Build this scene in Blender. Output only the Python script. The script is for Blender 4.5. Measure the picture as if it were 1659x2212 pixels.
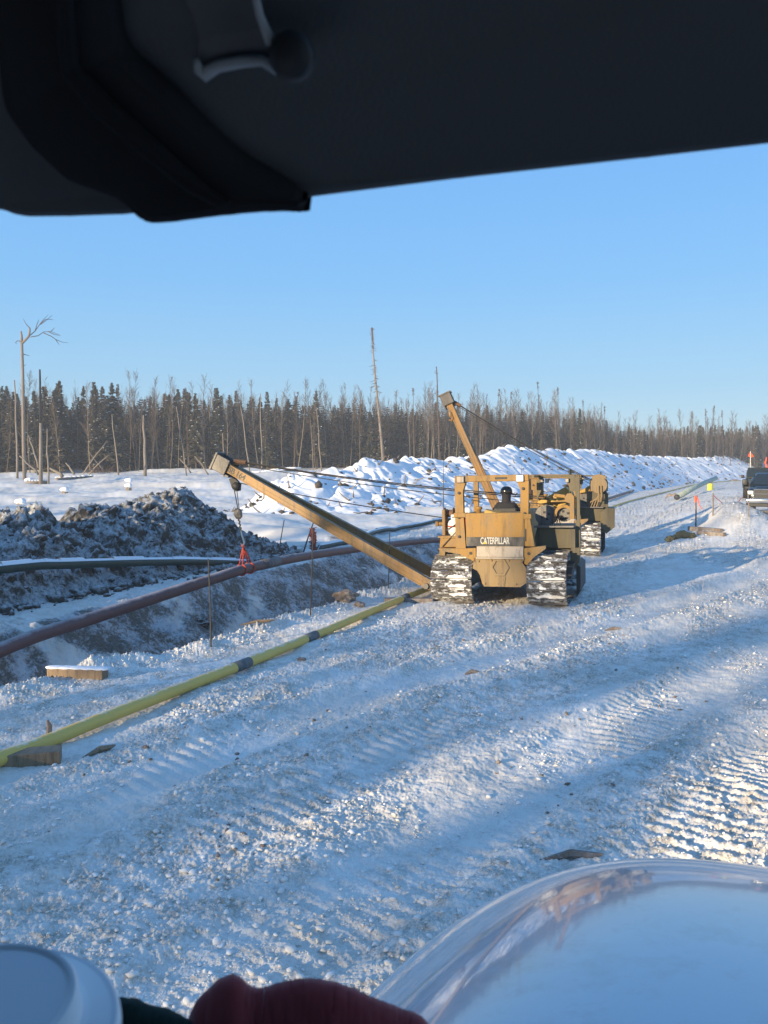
import bpy, bmesh, math, random
import numpy as np
from mathutils import Vector, Matrix, Euler
R = math.radians
random.seed(7)
OCC_N, OCC_H = 270, 19.0
for o in list(bpy.data.objects):
    bpy.data.objects.remove(o)
scene = bpy.context.scene
COL = scene.collection
# ---------------------------------------------------------------- camera
FPX, CX, CY = 1800.0, 829.5, 1106.0          # focal length and centre in photo units (1659 wide)
CAMZ, PITCH = 3.0, R(2.55)
cd = bpy.data.cameras.new("camera"); cam = bpy.data.objects.new("camera", cd); COL.objects.link(cam)
cam.location = (0, 0, CAMZ); cam.rotation_euler = (R(90) - PITCH, 0, 0)
cd.sensor_fit = 'VERTICAL'; cd.sensor_height = 36; cd.sensor_width = 27; cd.lens = FPX / 2212 * 36
cd.clip_start = 0.02; cd.clip_end = 3000
cd.dof.use_dof = True; cd.dof.focus_distance = 14; cd.dof.aperture_fstop = 17
scene.camera = cam
# ---------------------------------------------------------------- light
SUN_EL, SUN_HEAD = 11.0, 45.0                  # elevation; direction the light travels, right of forward
world = bpy.data.worlds.new("World"); scene.world = world; world.use_nodes = True
wn = world.node_tree.nodes; wl = world.node_tree.links
bg = wn['Background']; sky = wn.new('ShaderNodeTexSky'); sky.sky_type = 'NISHITA'; sky.sun_disc = False
sky.sun_elevation = R(SUN_EL); sky.sun_rotation = R(180 + SUN_HEAD)
sky.altitude = 200; sky.air_density = 1.0; sky.dust_density = 0.6; sky.ozone_density = 1.6
bg.inputs[1].default_value = 0.10
# clear cold air: blend the sky texture with a measured blue gradient over elevation
tc = wn.new('ShaderNodeTexCoord'); sx_ = wn.new('ShaderNodeSeparateXYZ'); wl.new(tc.outputs['Generated'], sx_.inputs[0])
rp = wn.new('ShaderNodeValToRGB'); wl.new(sx_.outputs[2], rp.inputs[0])
SKYK = 5.7
for i_, (p_, c_) in enumerate([(0.0, (.54, .77, .86)), (.10, (.34, .63, .90)), (.22, (.22, .54, .96)), (.42, (.15, .44, .96)), (1.0, (.13, .28, .56))]):
    el_ = rp.color_ramp.elements[i_] if i_ < 2 else rp.color_ramp.elements.new(p_)
    el_.position = p_; el_.color = (*c_, 1)
sc_ = wn.new('ShaderNodeVectorMath'); sc_.operation = 'SCALE'; wl.new(rp.outputs[0], sc_.inputs[0]); sc_.inputs[3].default_value = SKYK
mx_ = wn.new('ShaderNodeMix'); mx_.data_type = 'RGBA'; mx_.inputs[0].default_value = .90; wl.new(sky.outputs[0], mx_.inputs[6]); wl.new(sc_.outputs[0], mx_.inputs[7]); wl.new(mx_.outputs[2], bg.inputs[0])
sd = bpy.data.lights.new("sun", 'SUN'); sd.energy = 4.5; sd.angle = R(0.5); sd.color = (1.0, 0.79, 0.50)
sun = bpy.data.objects.new("sun", sd); COL.objects.link(sun)
L = Vector((math.sin(R(SUN_HEAD)) * math.cos(R(SUN_EL)), math.cos(R(SUN_HEAD)) * math.cos(R(SUN_EL)), -math.sin(R(SUN_EL))))
sun.rotation_euler = L.to_track_quat('-Z', 'Y').to_euler(); sun.location = (-40, -40, 30)
vs = scene.view_settings; vs.view_transform = 'Standard'; vs.look = 'None'; vs.gamma = 1; vs.exposure = 0.86
scene.cycles.max_bounces = 6; scene.cycles.diffuse_bounces = 3; scene.cycles.glossy_bounces = 3
scene.cycles.transparent_max_bounces = 8

# ---------------------------------------------------------------- helpers
def ss(a, b, x):
    t = np.clip((x - a) / (b - a), 0, 1); return t * t * (3 - 2 * t)
_rng = np.random.RandomState(11)
_perm = np.concatenate([_rng.permutation(256)] * 2)
_ang = _rng.rand(256) * 2 * np.pi; _gx, _gy = np.cos(_ang), np.sin(_ang)
def pn(x, y, seed=0):
    """2-D gradient noise, about -0.7..0.7"""
    x = np.asarray(x, float) + seed * 17.31; y = np.asarray(y, float) + seed * 7.77
    xi = np.floor(x).astype(int); yi = np.floor(y).astype(int); fx = x - xi; fy = y - yi
    u = fx * fx * fx * (fx * (fx * 6 - 15) + 10); v = fy * fy * fy * (fy * (fy * 6 - 15) + 10)
    def g(ix, iy, dx, dy):
        h = _perm[(_perm[ix & 255] + iy) & 255]; return _gx[h] * dx + _gy[h] * dy
    n00 = g(xi, yi, fx, fy); n10 = g(xi + 1, yi, fx - 1, fy); n01 = g(xi, yi + 1, fx, fy - 1); n11 = g(xi + 1, yi + 1, fx - 1, fy - 1)
    return (n00 * (1 - u) + n10 * u) * (1 - v) + (n01 * (1 - u) + n11 * u) * v
def fbm(x, y, o=4, seed=0, gain=.5):
    s = 0; a = 1; f = 1
    for i in range(o):
        s = s + a * pn(x * f, y * f, seed + i * 3); a *= gain; f *= 2.03
    return s
HEAD = R(21.0); SH, CH = math.sin(HEAD), math.cos(HEAD)
def ab(x, y): return SH * x + CH * y, CH * x - SH * y     # along the trench, across it to the right
def xy(a, b): return SH * a + CH * b, CH * a - SH * b
def near_rim(a): return np.interp(a, [0, 6, 9, 12.5, 16, 25, 45, 70], [-10.4, -9.7, -9.3, -8.45, -8.1, -7.9, -8.3, -8.8])
def Hm(x, y):
    """large shape of the ground"""
    x = np.asarray(x, float); y = np.asarray(y, float)
    a, b = ab(x, y)
    A = ss(40, 75, a) * .6 + ss(70, 220, a) * 1.4
    m = ss(24, 44, a) * ss(-5, 3, b) * (1 - ss(80, 140, a))
    zr = A + (np.interp(a, [44, 57, 80], [.95, 1.5, 1.7]) - A) * m
    t = np.clip((y - 36) / 114, 0, 1.6)
    zf = 4.5 * t ** 1.3
    k = ss(-16, -24, b) if False else 1 - ss(-26, -16, b)
    z = zr * (1 - k) + zf * k
    far = ss(170, 240, y); z = z * (1 - far) + np.maximum(z, 5.0) * far
    nr = near_rim(a) + .35 * pn(a * .45, a * 0 + 3.3) + .16 * pn(a * 1.7, a * 0 + 1.3); fr = -13.0 + .3 * pn(a * .5, a * 0 + 9.1)
    q = (b - fr) / (nr - fr)
    prof = np.interp(q, [-.12, 0, .12, .45, .62, .84, .93, 1.0, 1.04], [0, .06, .3, .86, 1, 1, .72, .06, 0])
    fade = 1 - ss(42, 56, a)
    z = z - 2.1 * prof * fade
    # rough berm of crumbs along the near rim, ledge beyond
    z = z + .10 * np.exp(-((b - nr - .35) / .3) ** 2) * fade * (.6 + 1.2 * pn(a * 1.1, b * .0 + 5))
    # snow mound on the right, before the parked trucks
    z = z + .85 * np.exp(-(((a - 42.3) / 4.0) ** 2 + ((b - 1.1) / 1.5) ** 2) ** 1.4)
    return z
def Hs(x, y): return float(Hm(np.array([float(x)]), np.array([float(y)]))[0])
cp, sp = math.cos(PITCH), math.sin(PITCH)
def ray(X, Y):
    u = (X - CX) / FPX; v = -(Y - CY) / FPX
    return Vector((u, cp + v * sp, -sp + v * cp))
def P(X, Y, d):
    """world point seen at photo position X, Y at forward distance d"""
    r = ray(X, Y); return Vector((0, 0, CAMZ)) + r * (d / r.y)
def G(X, Y, off=0.0, dmax=400):
    """world point where the line of sight meets the ground (raised by off)"""
    r = ray(X, Y); r = r / r.y
    d = np.arange(3.0, dmax, .05); px = r.x * d; pz = CAMZ + r.z * d
    below = pz < Hm(px, d) + off
    i = int(np.argmax(below)) if below.any() else len(d) - 1
    return Vector((px[i], d[i], float(Hm(px[i:i + 1], d[i:i + 1])[0]) + off))

class MB:
    def __init__(s): s.v = []; s.f = []; s.m = Matrix.Identity(4)
    def add(s, vs, fs, M=None):
        n = len(s.v)
        for v in vs:
            v = Vector(v)
            if M is not None: v = M @ v
            s.v.append(tuple(s.m @ v))
        s.f += [tuple(i + n for i in f) for f in fs]; return s
    def box(s, c, d, rot=(0, 0, 0), taper=1.0, bev=0.0):
        hx, hy, hz = d[0] / 2, d[1] / 2, d[2] / 2; M = Matrix.Translation(c) @ Euler(rot).to_matrix().to_4x4()
        if bev > 0:
            bm = bmesh.new(); bmesh.ops.create_cube(bm, size=1)
            for v in bm.verts: v.co = Vector((v.co.x * d[0], v.co.y * d[1], v.co.z * d[2]))
            bmesh.ops.bevel(bm, geom=bm.edges[:], offset=min(bev, min(d) * .45), segments=2, affect='EDGES', profile=.6)
            bm.verts.index_update(); s.add([v.co for v in bm.verts], [[v.index for v in f.verts] for f in bm.faces], M); bm.free(); return s
        vs = [(sx * hx * (taper if sz > 0 else 1), sy * hy * (taper if sz > 0 else 1), sz * hz) for sz in (-1, 1) for sy in (-1, 1) for sx in (-1, 1)]
        return s.add(vs, [(0, 2, 3, 1), (4, 5, 7, 6), (0, 1, 5, 4), (2, 6, 7, 3), (0, 4, 6, 2), (1, 3, 7, 5)], M)
    def tube(s, pts, rad, n=8, cap=True, sq=False):
        pts = [Vector(p) for p in pts]; k = len(pts)
        rr = rad if isinstance(rad, (list, tuple)) else [rad] * k
        up = Vector((0, 0, 1)); vs = []; fs = []; px = None
        for i, p in enumerate(pts):
            t = (pts[min(i + 1, k - 1)] - pts[max(i - 1, 0)]).normalized()
            if px is None:
                px = t.cross(up if abs(t.z) < .9 else Vector((1, 0, 0))).normalized()
            else:
                px = (px - t * px.dot(t)).normalized()
            py = t.cross(px)
            for j in range(n):
                an = 2 * math.pi * (j + (.5 if sq else 0)) / n; vs.append(p + (px * math.cos(an) + py * math.sin(an)) * rr[i])
        for i in range(k - 1):
            for j in range(n): fs.append((i * n + j, i * n + (j + 1) % n, (i + 1) * n + (j + 1) % n, (i + 1) * n + j))
        if cap: fs.append(tuple(range(n - 1, -1, -1))); fs.append(tuple((k - 1) * n + j for j in range(n)))
        return s.add(vs, fs)
    def prism(s, poly, a, b, axis='y'):
        """poly of (u, w) extruded along axis from a to b; axis y: (x, z), x: (y, z), z: (x, y)"""
        n = len(poly)
        def pt(u, w, t): return {'y': (u, t, w), 'x': (t, u, w), 'z': (u, w, t)}[axis]
        vs = [pt(u, w, a) for u, w in poly] + [pt(u, w, b) for u, w in poly]
        return s.add(vs, [tuple(range(n))[::-1], tuple(range(n, 2 * n))] + [(i, (i + 1) % n, n + (i + 1) % n, n + i) for i in range(n)])
    def lathe(s, prof, c=(0, 0, 0), n=24, M=None):
        vs = []; k = len(prof)
        for r, z in prof:
            for j in range(n): an = 2 * math.pi * j / n; vs.append((r * math.cos(an), r * math.sin(an), z))
        fs = [(i * n + j, i * n + (j + 1) % n, (i + 1) * n + (j + 1) % n, (i + 1) * n + j) for i in range(k - 1) for j in range(n)]
        fs += [tuple(range(n - 1, -1, -1)), tuple((k - 1) * n + j for j in range(n))]
        return s.add(vs, fs, Matrix.Translation(c) @ (M or Matrix.Identity(4)))
    def blob(s, c, r, seed=0, amp=.25, sub=1, flat=1.0):
        bm = bmesh.new(); bmesh.ops.create_icosphere(bm, subdivisions=sub, radius=1); rn = random.Random(seed)
        o = rn.random() * 50; rr = r if isinstance(r, (tuple, list)) else (r, r, r * flat); vs = []
        co = np.array([v.co[:] for v in bm.verts]); k = 1 + amp * 2 * pn(co[:, 0] * 1.3 + o, co[:, 1] * 1.3 + co[:, 2] * 1.9)
        for q, kk in zip(co, k): vs.append((c[0] + q[0] * kk * rr[0], c[1] + q[1] * kk * rr[1], c[2] + q[2] * kk * rr[2]))
        s.add(vs, [[v.index for v in f.verts] for f in bm.faces]); bm.free(); return s
    def build(s, name, mat, parent=None, smooth=False, loc=None):
        me = bpy.data.meshes.new(name); me.from_pydata(s.v, [], s.f); me.materials.append(mat)
        if smooth: me.polygons.foreach_set('use_smooth', [True] * len(me.polygons))
        me.update(); o = bpy.data.objects.new(name, me); COL.objects.link(o)
        if parent is not None: o.parent = parent
        if loc is not None: o.location = loc
        return o
def np_mesh(name, V, F, mat, parent=None, smooth=True, attr=None):
    """big meshes; F: (n,4) or (n,3) ints"""
    me = bpy.data.meshes.new(name); V = np.asarray(V, np.float32); F = np.asarray(F, np.int32); k = F.shape[1]
    me.vertices.add(len(V)); me.vertices.foreach_set('co', V.ravel()); me.loops.add(F.size); me.loops.foreach_set('vertex_index', F.ravel())
    me.polygons.add(len(F)); me.polygons.foreach_set('loop_start', np.arange(len(F), dtype=np.int32) * k)
    if smooth: me.polygons.foreach_set('use_smooth', np.ones(len(F), bool))
    me.update(calc_edges=True); me.materials.append(mat)
    for an, arr in (attr or {}).items():
        at = me.attributes.new(an, 'FLOAT', 'POINT'); at.data.foreach_set('value', np.asarray(arr, np.float32))
    o = bpy.data.objects.new(name, me); COL.objects.link(o)
    if parent is not None: o.parent = parent
    return o
def grid_faces(nr, nc):
    i = np.arange(nr - 1)[:, None] * nc + np.arange(nc - 1)[None]
    return np.stack([i, i + 1, i + nc + 1, i + nc], -1).reshape(-1, 4)
def tag(o, label=None, cat=None, group=None, kind=None):
    if label: o['label'] = label
    if cat: o['category'] = cat
    if group: o['group'] = group
    if kind: o['kind'] = kind
    return o
def empty(name, loc, rz=0, label=None, cat=None, group=None):
    o = bpy.data.objects.new(name, None); COL.objects.link(o); o.location = loc; o.rotation_euler = (0, 0, rz); o.empty_display_size = .2
    return tag(o, label, cat, group)

# ---------------------------------------------------------------- materials
def mat(name, col, rough=.7, metal=0, spec=.5):
    m = bpy.data.materials.new(name); m.use_nodes = True; b = m.node_tree.nodes['Principled BSDF']
    b.inputs['Base Color'].default_value = (*col, 1); b.inputs['Roughness'].default_value = rough
    b.inputs['Metallic'].default_value = metal; b.inputs['Specular IOR Level'].default_value = spec; return m
class NT:
    def __init__(s, m): s.t = m.node_tree; s.n = s.t.nodes; s.l = s.t.links; s.b = s.n['Principled BSDF']
    def noise(s, scale, detail=4, rough=.6, co=None, dist=0):
        n = s.n.new('ShaderNodeTexNoise'); n.inputs['Scale'].default_value = scale; n.inputs['Detail'].default_value = detail
        n.inputs['Roughness'].default_value = rough; n.inputs['Distortion'].default_value = dist
        s.l.new(co if co is not None else s.co(), n.inputs['Vector']); return n.outputs['Fac']
    def co(s, which='Object', sc=None):
        c = s.n.new('ShaderNodeTexCoord').outputs[which]
        if sc:
            m = s.n.new('ShaderNodeMapping'); m.inputs['Scale'].default_value = sc; s.l.new(c, m.inputs[0]); c = m.outputs[0]
        return c
    def ramp(s, fac, a, b, ca=(0, 0, 0), cb=(1, 1, 1)):
        r = s.n.new('ShaderNodeValToRGB'); e = r.color_ramp.elements; e[0].position = a; e[1].position = b
        e[0].color = (*ca, 1); e[1].color = (*cb, 1); s.l.new(fac, r.inputs[0]); return r.outputs[0]
    def mix(s, fac, a, b):
        m = s.n.new('ShaderNodeMix'); m.data_type = 'RGBA'
        for k, v in ((0, fac), (6, a), (7, b)):
            if isinstance(v, (tuple, list)): m.inputs[k].default_value = (*v, 1)
            elif isinstance(v, (int, float)): m.inputs[k].default_value = v
            else: s.l.new(v, m.inputs[k])
        return m.outputs[2]
    def math(s, op, a, b=0.0):
        m = s.n.new('ShaderNodeMath'); m.operation = op
        for k, v in ((0, a), (1, b)):
            if isinstance(v, (int, float)): m.inputs[k].default_value = v
            else: s.l.new(v, m.inputs[k])
        return m.outputs[0]
    def bump(s, h, st=.5, dist=.02):
        b = s.n.new('ShaderNodeBump'); b.inputs['Strength'].default_value = st; b.inputs['Distance'].default_value = dist
        s.l.new(h, b.inputs['Height']); s.l.new(b.outputs[0], s.b.inputs['Normal'])
    def color(s, c): s.l.new(c, s.b.inputs['Base Color'])
    def attr(s, name):
        a = s.n.new('ShaderNodeAttribute'); a.attribute_name = name; return a.outputs['Fac']
def worn(name, col, dirt=(.16, .13, .10), sc=3, amt=.5, rough=.6, metal=0, streak=True, rustc=None):
    m = mat(name, col, rough, metal); t = NT(m)
    n1 = t.noise(sc, 6, .7, t.co(sc=(1, 1, .35)) if streak else None); n2 = t.noise(sc * 9, 4, .7)
    c = t.mix(t.ramp(n1, .44, .62), col, tuple(x * (1 - amt) + d * amt for x, d in zip(col, dirt)))
    c = t.mix(t.ramp(n2, .55, .75), c, rustc or dirt)
    n3 = t.noise(sc * 3.5, 5, .7, t.co(sc=(1, 1, .12))); c = t.mix(t.math('MULTIPLY', t.ramp(n3, .50, .66), .55), c, tuple(x * .35 for x in dirt))
    t.color(c); t.bump(n2, .25, .01); return m
SNOWC = (.87, .85, .81)
M = {}
m = M['ground'] = mat('churned_snow', SNOWC, .8, spec=.25); t = NT(m)
n_big = t.noise(.35, 5, .6); n_mid = t.noise(4.0, 6, .7); n_fine = t.noise(28, 5, .75)
c = t.mix(t.ramp(n_big, .36, .60), SNOWC, (.74, .70, .64))
f = t.math('MULTIPLY', t.ramp(n_mid, .42, .60), t.ramp(n_fine, .38, .56)); f = t.math('MULTIPLY', f, t.attr('churn'))
c = t.mix(f, c, (.40, .355, .29))
soil = t.mix(t.ramp(n_fine, .35, .65), (.10, .085, .07), (.26, .22, .18))
frost = t.ramp(t.math('ADD', t.math('MULTIPLY', t.noise(9, 7, .8), .55), t.math('MULTIPLY', t.noise(1.4, 4, .6), .45)), .47, .57)
soil = t.mix(frost, soil, (.55, .57, .59))
c = t.mix(t.ramp(t.math('ADD', t.attr('soil'), t.math('MULTIPLY', t.math('SUBTRACT', n_mid, .5), .9)), .35, .6), c, soil)
t.color(c); t.bump(t.math('ADD', n_fine, t.math('MULTIPLY', t.noise(90, 3, .7), .5)), .5, .012)
m = M['clod'] = mat('snow_clod', (.80, .80, .79), .8, spec=.2); t = NT(m); t.color(t.mix(t.ramp(t.noise(1.3, 5, .7), .45, .68), (.87, .87, .86), (.66, .61, .53)))
m = M['snow'] = mat('drift_snow', (.88, .90, .93), .7, spec=.2); t = NT(m); t.bump(t.noise(6, 5, .6), .25, .05)
m = M['dirt'] = mat('frozen_soil', (.1, .09, .08), .9, spec=.2); t = NT(m)
n1 = t.noise(1.1, 7, .75); n2 = t.noise(7, 7, .8); n3 = t.noise(30, 4, .8)
geo = t.n.new('ShaderNodeNewGeometry'); sep = t.n.new('ShaderNodeSeparateXYZ'); t.l.new(geo.outputs['Normal'], sep.inputs[0])
fr = t.math('ADD', t.math('MULTIPLY', sep.outputs[2], .22), t.math('MULTIPLY', n2, .75)); fr = t.math('ADD', fr, t.math('MULTIPLY', n1, .35))
c = t.mix(t.ramp(n3, .35, .7), (.055, .050, .045), (.15, .13, .11))
t.color(t.mix(t.ramp(fr, .62, .80), c, (.56, .58, .60))); t.bump(t.math('ADD', n2, n3), .6, .05)
M['wood_dark'] = worn('weathered_wood', (.17, .12, .085), (.4, .4, .4), 6, .4)
M['timber'] = worn('sawn_timber', (.31, .21, .125), (.16, .11, .07), 7, .5)
M['cat'] = worn('dusty_yellow_paint', (.31, .165, .028), (.17, .135, .09), 2.2, .75, .6, rustc=(.20, .12, .06))
M['catdust'] = worn('dust_coated_steel', (.27, .185, .085), (.22, .17, .12), 3, .5, .75)
M['boom'] = worn('boom_yellow_paint', (.30, .155, .035), (.20, .15, .10), 1.6, .6, .5, rustc=(.14, .08, .045))
M['rust'] = worn('rusted_steel', (.20, .10, .05), (.10, .07, .05), 5, .6, .8)
M['dark'] = mat('grimy_black_steel', (.035, .035, .038), .6)
M['steel'] = worn('grey_steel', (.17, .16, .15), (.08, .07, .06), 4, .5, .5, .3)
M['band'] = worn('dark_decal_band', (.045, .045, .045), (.25, .22, .18), 5, .5, .7)
M['letter'] = worn('white_lettering', (.62, .60, .55), (.30, .26, .2), 9, .3, .7)
M['cable'] = mat('wire_rope', (.05, .047, .045), .6, .3)
M['white'] = mat('white_enamel', (.75, .74, .70), .45)
M['red'] = mat('orange_red_webbing', (.45, .06, .035), .7)
M['orange'] = mat('orange_flagging', (.9, .12, .04), .7)
M['black'] = mat('black_plastic', (.015, .015, .017), .5)
M['jacket'] = mat('black_jacket', (.018, .018, .022), .85)
M['hivis'] = mat('orange_jacket', (.5, .12, .04), .85)
M['skin'] = mat('skin', (.42, .23, .16), .6)
M['lamp'] = mat('lamp_glass', (.75, .75, .72), .2)
M['tarp'] = worn('yellow_tarpaulin', (.52, .33, .07), (.3, .2, .08), 5, .4, .6)
M['shade_panel'] = worn('shaded_side_paint', (.12, .095, .045), (.09, .08, .06), 2, .6, .6)  # machine paint darkened to stand for the shade on the draw works side
m = M['shoe'] = mat('snowy_track_shoe', (.06, .05, .045), .7); t = NT(m)
n = t.noise(6, 7, .8, t.co(sc=(1, 1, 2.0))); t.color(t.mix(t.ramp(n, .46, .57), (.075, .062, .052), (.74, .75, .76))); t.bump(t.ramp(n, .45, .56), .8, .03)
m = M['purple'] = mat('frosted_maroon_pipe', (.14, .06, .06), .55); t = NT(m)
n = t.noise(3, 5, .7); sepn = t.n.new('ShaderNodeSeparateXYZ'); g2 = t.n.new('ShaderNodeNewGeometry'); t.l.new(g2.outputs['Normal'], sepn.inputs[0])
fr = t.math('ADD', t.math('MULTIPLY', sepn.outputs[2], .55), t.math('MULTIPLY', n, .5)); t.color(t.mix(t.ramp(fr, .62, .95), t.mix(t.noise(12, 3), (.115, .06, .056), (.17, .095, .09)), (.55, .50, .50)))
M['wrapgrey'] = worn('grey_joint_wrap', (.10, .09, .095), (.3, .3, .3), 6, .3)
m = M['yellowpipe'] = mat('yellow_coated_pipe', (.50, .42, .15), .5); t = NT(m); n = t.noise(5, 6, .75)
g2 = t.n.new('ShaderNodeNewGeometry'); sepn = t.n.new('ShaderNodeSeparateXYZ'); t.l.new(g2.outputs['Normal'], sepn.inputs[0])
t.color(t.mix(t.ramp(t.math('ADD', t.math('MULTIPLY', sepn.outputs[2], .4), t.math('MULTIPLY', n, .6)), .66, .80), t.mix(t.noise(2, 5, .7), (.86, .56, .12), (.66, .44, .11)), (.80, .80, .72)))
M['bandgrey'] = worn('dark_grey_sleeve', (.075, .085, .09), (.4, .4, .4), 9, .3)
M['greenpipe'] = worn('dark_green_pipe', (.02, .045, .035), (.06, .08, .06), 4, .3, .45)
M['palepipe'] = worn('frosted_green_pipe', (.30, .36, .24), (.7, .72, .7), 3, .6, .6)
M['spruce'] = mat('spruce_needles', (.04, .055, .035), .85, spec=.2); t = NT(M['spruce'])
oi = t.n.new('ShaderNodeObjectInfo'); t.color(t.mix(t.math('ADD', t.math('MULTIPLY', oi.outputs['Random'], .6), t.math('MULTIPLY', t.noise(1.2, 3), .5)), (.035, .044, .028), (.08, .063, .042)))
M['bark'] = mat('aspen_bark', (.3, .26, .2), .85, spec=.2); t = NT(M['bark'])
oi = t.n.new('ShaderNodeObjectInfo'); t.color(t.mix(oi.outputs['Random'], (.085, .062, .047), (.22, .185, .145)))
M['darkbark'] = mat('dark_bark', (.09, .065, .05), .9, spec=.2)
M['twig'] = mat('bare_twigs', (.22, .15, .11), .9, spec=.2); t = NT(M['twig'])
oi = t.n.new('ShaderNodeObjectInfo'); t.color(t.mix(oi.outputs['Random'], (.075, .054, .042), (.15, .115, .085)))
M['snagwood'] = worn('silvered_dead_wood', (.24, .20, .16), (.2, .15, .11), 3, .4, .85)
M['char'] = mat('charred_wood', (.02, .018, .017), .9)

# ================================================================ GROUND
def ground():
    rat_f = np.linspace(-.56, .56, 1150)
    th_f = np.arctan(rat_f)
    th = np.concatenate([np.linspace(-math.pi, th_f[0], 120, endpoint=False), th_f, np.linspace(th_f[-1], math.pi, 121)[1:]])
    inv = np.linspace(1 / 4.2, 1 / 62, 760); r = 1 / inv
    r = np.concatenate([[.05, 1, 2, 3], r, 62 * 1.011 ** np.arange(1, 190), [700, 1200, 2200]])
    Rr, T = np.meshgrid(r, th, indexing='ij')
    Xs, Ys = Rr * np.sin(T), Rr * np.cos(T)
    x, y = Xs.ravel(), Ys.ravel(); a, b = ab(x, y)
    z = Hm(x, y)
    d = np.hypot(x, y); fadef = 1 - ss(60, 200, d)
    nr = near_rim(a); trench = ss(-13.6, -12.6, b) * (1 - ss(nr - .25, nr + .05, b)) * (1 - ss(42, 56, a))
    road = ss(0, .8, b - nr) * (1 - ss(14, 22, b)); field = 1 - ss(-17, -14, b)
    ledge = (1 - road) * (1 - field)
    # ruts and cleat prints on the road
    wob = 1.4 * pn(a * .03, b * .02 + 4) + .35 * pn(a * .15, b * .1 + 8)
    bA = b + wob - .33 * (a - 10); bB = b + .6 * wob - .06 * (a - 10)
    rut = np.zeros_like(z); cleat = np.zeros_like(z); smooth_rut = np.zeros_like(z)
    for k, (fam, c0, w, dep, cl) in enumerate([(0, -12.5, .45, .05, 1), (0, -10.2, .5, .05, .1), (0, -8.2, .45, .04, 1), (0, -6.4, .5, .03, 1), (0, -4.3, .5, .07, .05), (0, -2.5, .45, .05, 1), (0, -.8, .55, .06, .1), (0, 1.0, .45, .05, 1), (0, 2.8, .5, .05, .9),
                                            (0, 4.8, .5, .05, .1), (0, 6.6, .5, .04, 1), (1, 2.0, .32, .07, 0), (1, -4.9, .4, .04, 1), (1, 5.2, .35, .05, .1), (1, 8.6, .6, .05, .6)]):
        q = np.abs((bA, bB)[fam] - c0) / w
        band = 1 - ss(.8, 1.15, q); rut -= dep * .55 * band; rut += dep * .4 * np.exp(-((q - 1.35) / .25) ** 2)
        cleat += band * cl; smooth_rut += band * (1 - cl)
    on = ss(-.12, .18, pn(a * .28, b * .5, 4))
    ph = (a + .33 * b) / .19 + .22 * pn(a * .5, b * 2, 6)
    cl_h = ss(.25, .8, np.abs(((ph) % 1) - .5) * 2)
    churn = road * np.clip(1 - .5 * smooth_rut, 0, 1) * (.35 + .65 * ss(-.35, .15, fbm(a * .22, b * .7, 3, 21)))
    clump = np.abs(fbm(x * 3.1, y * 3.1, 3, 2, .6)); fine = np.abs(fbm(x * 9.5, y * 9.5, 3, 12, .62))
    cell = .45 * np.maximum(0, pn(x * 7.3, y * 7.3, 31) - .3) + .5 * np.maximum(0, pn(x * 15.7, y * 15.7, 32) - .08) + .85 * np.maximum(0, pn(x * 26, y * 26, 34) - .05) + .4 * np.abs(pn(x * 57, y * 57, 35))
    z = z + road * (rut * (.9 + np.minimum(d, 60) / 45) + .028 * ss(-6.6, -6.0, b) * (.35 + 1.3 * np.clip(.5 + pn(a * 1.3, b * 3.1, 46), 0, 1)) * (cleat * on + .45 * (1 - np.clip(cleat, 0, 1)) * ss(.05, .25, pn(a * .33 + 7, b * .6, 44))) * cl_h + .05 * fbm(a * .5, b * .9, 4, 5))
    z = z + road * fadef * churn * (.30 + .70 * ss(-7.4, -5.6, b)) * (.026 * clump + .026 * fine + .034 * cell) * (.75 + np.minimum(d, 70) / 34)
    z = z + road * .012 * fbm(x * 5, y * 5, 5, 9, .65)
    z = z + ss(-13.6, -12.6, b) * (1 - ss(nr - .9, nr - .25, b)) * (1 - ss(42, 56, a)) * (.22 * fbm(x * 1.2, y * 1.2, 5, 14, .62) + .10 * np.abs(fbm(x * 3.7, y * 3.7, 3, 15)))
    z = z + ledge * (1 - trench) * (.05 * fbm(x * 1.5, y * 1.5, 5, 16, .6) + .05 * cell)
    rim = np.exp(-((b - nr - .15) / .45) ** 2) * (1 - ss(42, 56, a)); z = z + rim * (.20 * np.maximum(0, pn(x * 1.6, y * 1.6, 41)) + .10 * cell)
    z = z + field * (.22 * fbm(x * .25, y * .25, 4, 18) + .5 * ss(.0, .5, fbm(x * .06, y * .1, 2, 19)) + .03 * fbm(x * 1.5, y * 1.5, 2, 20))
    z = z + .55 * np.exp(-((a - 27) / 9) ** 2 - ((b + 22) / 2.0) ** 2)      # soft drift behind the soil heap
    far = ss(300, 600, d); z = z * (1 - far) + 5 * far
    soilm = np.clip(trench * 1.0 * (.78 + 1.0 * fbm(a * .5, b * .9, 3, 25)) + ledge * ss(-14.0, -15.2, b) * .7 + ledge * ss(-.1, .3, fbm(a * .5, b * 1.2, 2, 26)) * .3, 0, 1)
    soilm = soilm * (1 - ss(46, 58, a)) + rim * .12
    V = np.stack([x, y, z], 1)
    o = np_mesh('ground', V, grid_faces(len(r), len(th)), M['ground'], attr={'soil': soilm, 'churn': np.clip(churn + ledge * .4, 0, 1)})
    tag(o, 'churned snowy work road, open trench and snow-covered field', 'ground', kind='structure')
    global _GZ
    _GZ = (r, th, z.reshape(len(r), len(th)))
    return o
ground()
def gz(x, y):
    """height of the finished ground mesh"""
    r, th, Z = _GZ; d = math.hypot(x, y); a = math.atan2(x, y)
    i = int(np.clip(np.searchsorted(r, d), 1, len(r) - 1)); j = int(np.clip(np.searchsorted(th, a), 1, len(th) - 1))
    return float(max(Z[i, j], Z[i - 1, j - 1]) * .5 + .25 * (Z[i - 1, j] + Z[i, j - 1]))
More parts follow.
